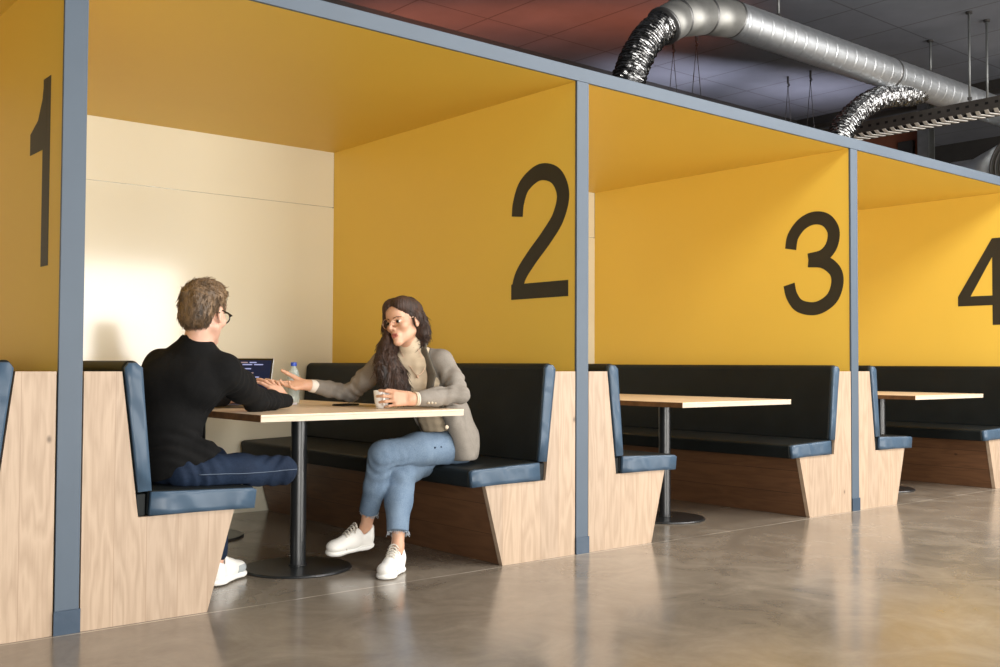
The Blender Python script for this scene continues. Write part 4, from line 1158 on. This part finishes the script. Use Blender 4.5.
# ================================================================== the man
def man():
    pel, waist, chest, neck, hc = A(.450, .30, .595), A(.455, .285, .75), A(.505, .255, .925), A(.545, .228, 1.075), A(.572, .212, 1.216)
    Ls, Rs = A(.452, .375, .992), A(.630, .130, .970)
    Re, Rw = A(.862, .300, .836), A(1.098, .462, .828)
    Le, Lw = A(.70, .62, .85), A(.93, .74, .835)
    Rh, Lh = A(.475, .160, .556), A(.475, .43, .565)
    Rk, Lk = A(.892, .104, .538), A(.725, .45, .560)
    Ra, La = A(.600, .385, .550), A(.745, .445, .12)
    tf = nrm((.79, .61, .05)); tl = nrm(np.cross((0, 0, 1), tf)); pl = A(0, 1, 0)
    sc = 1.10
    Fm = frame((.84, .54, -.13))
    S = SDF((.12, -.06, -.02), (1.40, .95, 1.44), .004)
    S.ell(pel, (.11, .16, .09), None, .03)
    S.cap(pel, waist, .10, .095, .03, (pl, 1.3)); S.cap(waist, chest, .095, .11, .03, (tl, 1.3)); S.cap(chest, chest * .3 + neck * .7, .11, .075, .03, (tl, 1.4))
    S.cap(Ls, Rs, .052, .052, .03)
    S.cap(neck - (0, 0, .03), hc + (-.022, -.012, -.05), .060, .056, .02); S.cap(neck + (0, 0, .0), hc + (0.01, 0.006, -.06), .055, .052, .02)
    for a, b, c in ((Ls, Le, Lw), (Rs, Re, Rw)): S.chain([a, b, c], [.044, .038, .028], .02)
    for a, b, c in ((Lh, Lk, La), (Rh, Rk, Ra)): S.chain([a, b, c], [.070, .050, .033], .02)
    T = head(S, hc, Fm, sc, male=True)
    hand(S, Rw, (-.22, .70, .62), (.10, -.65, .75), (-1, .2, -.2), [(.15, .25, .15), (.12, .3, .2), (.10, .3, .2), (.05, .25, .2)], .26, 1.08, (.7, .3, .2), stub=.002)
    hand(S, Lw, (.90, .15, -.05), (0, 0, 1), (0, -1, 0), [(.35, .5, .3)] * 4, .10, 1.05, (.6, .3, .2))
    heel, toe = A(.715, .420, .004), A(.945, .600, .006)
    S.cap(La, heel * .85 + toe * .15 + (0, 0, .05), .030, .032, .02); S.cap(heel * .8 + toe * .2 + (0, 0, .04), heel * .25 + toe * .75 + (0, 0, .03), .03, .022, .02)
    h2, t2 = A(.63, .40, .512), A(.41, .56, .516)
    S.cap(Ra, h2 * .8 + t2 * .2 + (0, 0, .05), .030, .032, .02); S.cap(h2 * .8 + t2 * .2 + (0, 0, .045), h2 * .25 + t2 * .75 + (0, 0, .03), .03, .022, .02)
    S.boxcut(A(.46, .3, .454), np.eye(3), (.215, .6, .062), .004); S.boxcut(A(.55, .1, .454), np.eye(3), (.19, .27, .062), .004)
    w = sdf_obj('person', S, [M['skin_man'], M['lips'], M['brow']], None,
                lambda c: (lambda q: np.where((q[:, 0] > .066) & (np.abs(q[:, 1]) > .012) & (np.abs(q[:, 1]) < .05) & (q[:, 2] > .018) & (q[:, 2] < .027), 2, 0))((c - hc) @ Fm.T / sc), 1)
    tag(w, 'man in black sweater seen from behind, seated at the laptop', 'person')
    for q in (1, -1):
        e = obj('eye', MB().sphere(T(.0725, q * .031, .001), .0138 * sc, 16, 12), M['eye_white'], w, smooth=True)
        obj('iris', MB().sphere(T(.0813, q * .031, .0), .0064 * sc, 12, 8), M['iris'], e, smooth=True)
    # black sweater
    S = SDF((.18, -.08, .47), (1.16, .80, 1.17), .005)
    S.cap(pel + (-.01, .02, .0), waist, .122, .118, .03, (pl, 1.22)); S.cap(waist, chest, .118, .128, .03, (tl, 1.24)); S.cap(chest, chest * .3 + neck * .7, .128, .085, .03, (tl, 1.45))
    S.cap(Ls, Rs, .062, .062, .05)
    S.cap(chest + tl * .08 - tf * .035, chest - tl * .08 - tf * .035, .09, .09, .05)
    S.cap(neck - (0, 0, .02), neck + (-.004, -.004, .030), .078, .062, .03)
    S.chain([Ls, Ls * .5 + Le * .5, Le], [.064, .058, .050], .03); S.chain([Le, Lw - nrm(Lw - Le) * .03], [.056, .040], .02)
    Rm = Re * .5 + Rw * .5
    S.chain([Rs, Rs * .5 + Re * .5, Re], [.068, .063, .056], .04); S.chain([Re, Rm + (0, 0, .002), Rw - nrm(Rw - Re) * -.006], [.056, .048, .036], .02)
    S.cap(pel + (-.02, -.06, -.02), pel + (.03, -.09, -.03), .10, .085, .04)
    def folds(P):
        o = .0026 * waves(P, 31, 24)
        for c, ax, am in ((Re, nrm(Rw - Re), .0035), (Re, nrm(Rs - Re), .004), (Rs, nrm(Re - Rs), .003)):
            t = (P - c) @ ax; o += am * np.exp(-((t - .07) / .09) ** 2) * np.sin(t * 90 + P @ A(40, 45, 40) + 1.6 * waves(P, 79, 12)) * (np.linalg.norm(P - c, axis=1) < .19)
        z = P[:, 2]; o += .005 * np.exp(-((z - .66) / .07) ** 2) * np.sin(z * 110 + P[:, 0] * 60 + P[:, 1] * 35 + 1.5 * waves(P, 80, 12))
        return o
    S.cap(A(.46, .19, .60), A(.55, .16, .605), .098, .085, .04)
    S.warp(folds)
    n_ = nrm((.45, 0, -.89)); S.boxcut(A(.45, .2, .555) + n_ * .2, np.array([n_, (0, 1, 0), nrm((.89, 0, .45))]), (.2, .32, .24), .004)
    S.cap(neck + (-.004, 0, .026), neck + (.02, .01, .12), .058, .075, .002, None, 'sub')
    S.boxcut(A(.5, .3, .44), np.eye(3), (.5, .5, .072), .004)
    S.boxcut(A(.1, .3, .75), frame((1, 0, -.094), (0, 0, 1)), (.146, .6, .6), .01)
    sw = sdf_obj('black_sweater', S, M['black_knit'], w)
    # jeans
    S = SDF((.26, -.04, .08), (1.08, .66, .76), .005)
    S.ell(pel, (.115, .165, .090), None, .03)
    S.chain([Rh, Rh * .45 + Rk * .55, Rk], [.078, .070, .064], .03); S.chain([Rk, Rk * .6 + Ra * .4, Ra], [.062, .054, .046], .01)
    S.chain([Lh, Lh * .45 + Lk * .55, Lk], [.085, .074, .066], .03); S.chain([Lk, Lk * .6 + La * .4, La + (.005, .005, .03)], [.070, .060, .050], .02)
    S.cap(pel, waist - (0, 0, .06), .11, .10, .03, (pl, 1.3))
    def jf(P):
        o = .0022 * waves(P, 9, 30)
        for c, a, am in ((Rk, nrm(Rh - Rk), .0035), (Rh, nrm(Rk - Rh), .006), (Lk, nrm(Lh - Lk), .004)):
            t = (P - c) @ a; o += am * np.exp(-((t - .05) / .08) ** 2) * np.sin(t * 110 + P @ A(20, 50, 45) + 1.5 * waves(P, 81, 14)) * (np.linalg.norm(P - c, axis=1) < .18)
        return o
    S.warp(jf)
    S.boxcut(A(.46, .3, .43), np.eye(3), (.268, .6, .063), .006)
    je = sdf_obj('jeans', S, M['dark_denim'], w)
    seam = [A(.50, .079, .545), A(.60, .071, .543), A(.70, .060, .541), A(.80, .048, .541), A(.88, .039, .545), A(.935, .055, .545)]
    JV = np.zeros(len(je.data.vertices) * 3); je.data.vertices.foreach_get('co', JV); JV = JV.reshape(-1, 3); sm_ = []
    for q in spline(seam, 8):
        near = JV[(np.abs(JV[:, 0] - q[0]) < .008) & (np.abs(JV[:, 2] - q[2]) < .008)]
        sm_.append((q[0], (near[:, 1].min() if len(near) else q[1]) - .0006, q[2]))
    obj('side_seam', MB().tube(sm_, .0016, 6), M['thread'], je, smooth=True)
    s1 = sneaker('sneaker', heel, toe, w, grey=True, laces=False, sc=1.08); s1.name = 'sneaker'
    s2 = sneaker('sneaker', h2, t2, w, up=(0, 0, 1), grey=True, laces=False, sc=1.08); s2.name = 'sneaker'
    # hair: short, fuller on top
    S = SDF((.40, .04, 1.08), (.76, .40, 1.45), .003)
    C_ = lambda p, rad, k=.02, op='add': S.ell(T(*p), np.array(rad) * sc, Fm, k * sc, op)
    C_((-.018, 0, .046), (.098, .080, .082)); C_((-.058, 0, -.012), (.052, .066, .066)); C_((.020, 0, .085), (.080, .062, .045)); C_((.040, .01, .100), (.050, .05, .032))
    C_((.105, 0, -.045), (.085, .085, .105), .01, 'sub'); C_((.030, .085, -.055), (.050, .030, .060), .008, 'sub'); C_((.030, -.085, -.055), (.050, .030, .060), .008, 'sub')
    for q in (1, -1): C_((-.004, q * .088, -.004), (.022, .018, .034), .006, 'sub')
    C_((-.06, 0, -.105), (.08, .09, .035), .01, 'sub')
    def tuft(P):
        q = (P - hc) @ Fm.T / sc; am = np.clip((q[:, 2] + .03) * 12, .25, 1)
        return am * (.0022 * waves(q, 7, 140) + .0032 * waves(q, 8, 70))
    S.warp(tuft)
    h = sdf_obj('hair', S, M['hair_man'], w, smooth_it=0)
    def flow(p, nn):
        q = (p - hc) @ Fm.T
        if q[2] > .075: return np.array((.8, .25 * np.sign(q[1]), .15)) @ Fm
        return np.array((-.1, .1 * np.sign(q[1]), -1)) @ Fm
    strand_hair('hair_strands', h, hc, M['hair_man'], h, 1600, .024, .0013, flow, .0035, 5)
    tf_ = MB(); rr = random.Random(9)
    for i in range(150):
        a, b = rr.uniform(-.9, 1.0), rr.uniform(-1, 1)
        if a * a + b * b > 1: continue
        p = A(-.018 + .085 * a, .070 * b, .046 + .078 * math.sqrt(max(0, 1 - (a * a + b * b) * .9)))
        d = nrm((.5 + rr.uniform(-.5, .5), rr.uniform(-.5, .5), .9)); ln = rr.uniform(.014, .030)
        tf_.tube([T(*(p - d * .01)), T(*(p + d * ln * .5)), T(*(p + d * ln + A(.012, 0, -.003)))], [.0030 * sc, .0022 * sc, .0005], 5)
    obj('hair_tufts', tf_, M['hair_man'], h, smooth=True)
    glasses(T, Fm, sc, w, M['black_frame'], .0225, .0028)
man()
# ------------------------------------------------------------------ light
def area(name, loc, target, sx, sy, power, col, spread=180):
    ld = bpy.data.lights.new(name, 'AREA'); ld.shape = 'RECTANGLE'; ld.size = sx; ld.size_y = sy; ld.energy = power; ld.color = col
    ld.spread = math.radians(spread)
    o = bpy.data.objects.new(name, ld); COL.objects.link(o); o.location = loc
    o.rotation_euler = (Vector(target) - Vector(loc)).to_track_quat('-Z', 'Y').to_euler()
    return o
WP = [160, 360, 280, 235, 215]
for i, (a, b) in enumerate(WIN):
    area('daylight', ((a + b) / 2, YF - .11, (WZ0 + WZ1) / 2), ((a + b) / 2, 0, (WZ0 + WZ1) / 2 - .2), b - a - .14, WZ1 - WZ0 - .14, WP[i], (1.0, .965, .91))
for x, e in ((2.9, 120), (5.6, 150), (8.3, 160), (11.0, 170)):      # unseen lamps added to brighten the aisle floor and booth ceilings
    area('aisle_fill', (x, -2.6, ZH - .25), (x, -2.6, 0), 2.3, 1.8, e, (1.0, .96, .92))
# added lamps without fixtures: wash the hall ceiling strip red and pale
area('ceiling_wash_fill', (4.2, 2.35, 2.75), (5.2, 3.45, 4.3), 3.6, .12, 14, (1.0, .22, .09), 45)
area('ceiling_wash_fill', (8.2, 2.35, 2.75), (8.6, 3.45, 4.3), 3.2, .12, 16, (.86, .84, 1.0), 50)
wd = bpy.data.worlds.new('world'); scene.world = wd; wd.use_nodes = True
wd.node_tree.nodes['Background'].inputs[0].default_value = (.75, .85, 1, 1); wd.node_tree.nodes['Background'].inputs[1].default_value = .5

# ------------------------------------------------------------------ camera
cam = bpy.data.cameras.new('camera'); co = bpy.data.objects.new('camera', cam); COL.objects.link(co); scene.camera = co
cam.sensor_width = 36; cam.lens = 1042.295 * 36 / 1000; cam.clip_start = .05
pi_, ya, ro = .0306, .6954, .0046
F = Vector((math.sin(ya) * math.cos(pi_), math.cos(ya) * math.cos(pi_), math.sin(pi_)))
R = Vector((math.cos(ya), -math.sin(ya), 0)); U = R.cross(F)
R2 = R * math.cos(ro) + U * math.sin(ro); U2 = -R * math.sin(ro) + U * math.cos(ro)
m = Matrix((R2, U2, -F)).transposed().to_4x4(); m.translation = (-1.3064, -4.0113, 1.0)
co.matrix_world = m
vs = scene.view_settings
vs.view_transform = 'Standard'; vs.look = 'None'; vs.gamma = 1; vs.use_curve_mapping = False; vs.exposure = 0.24
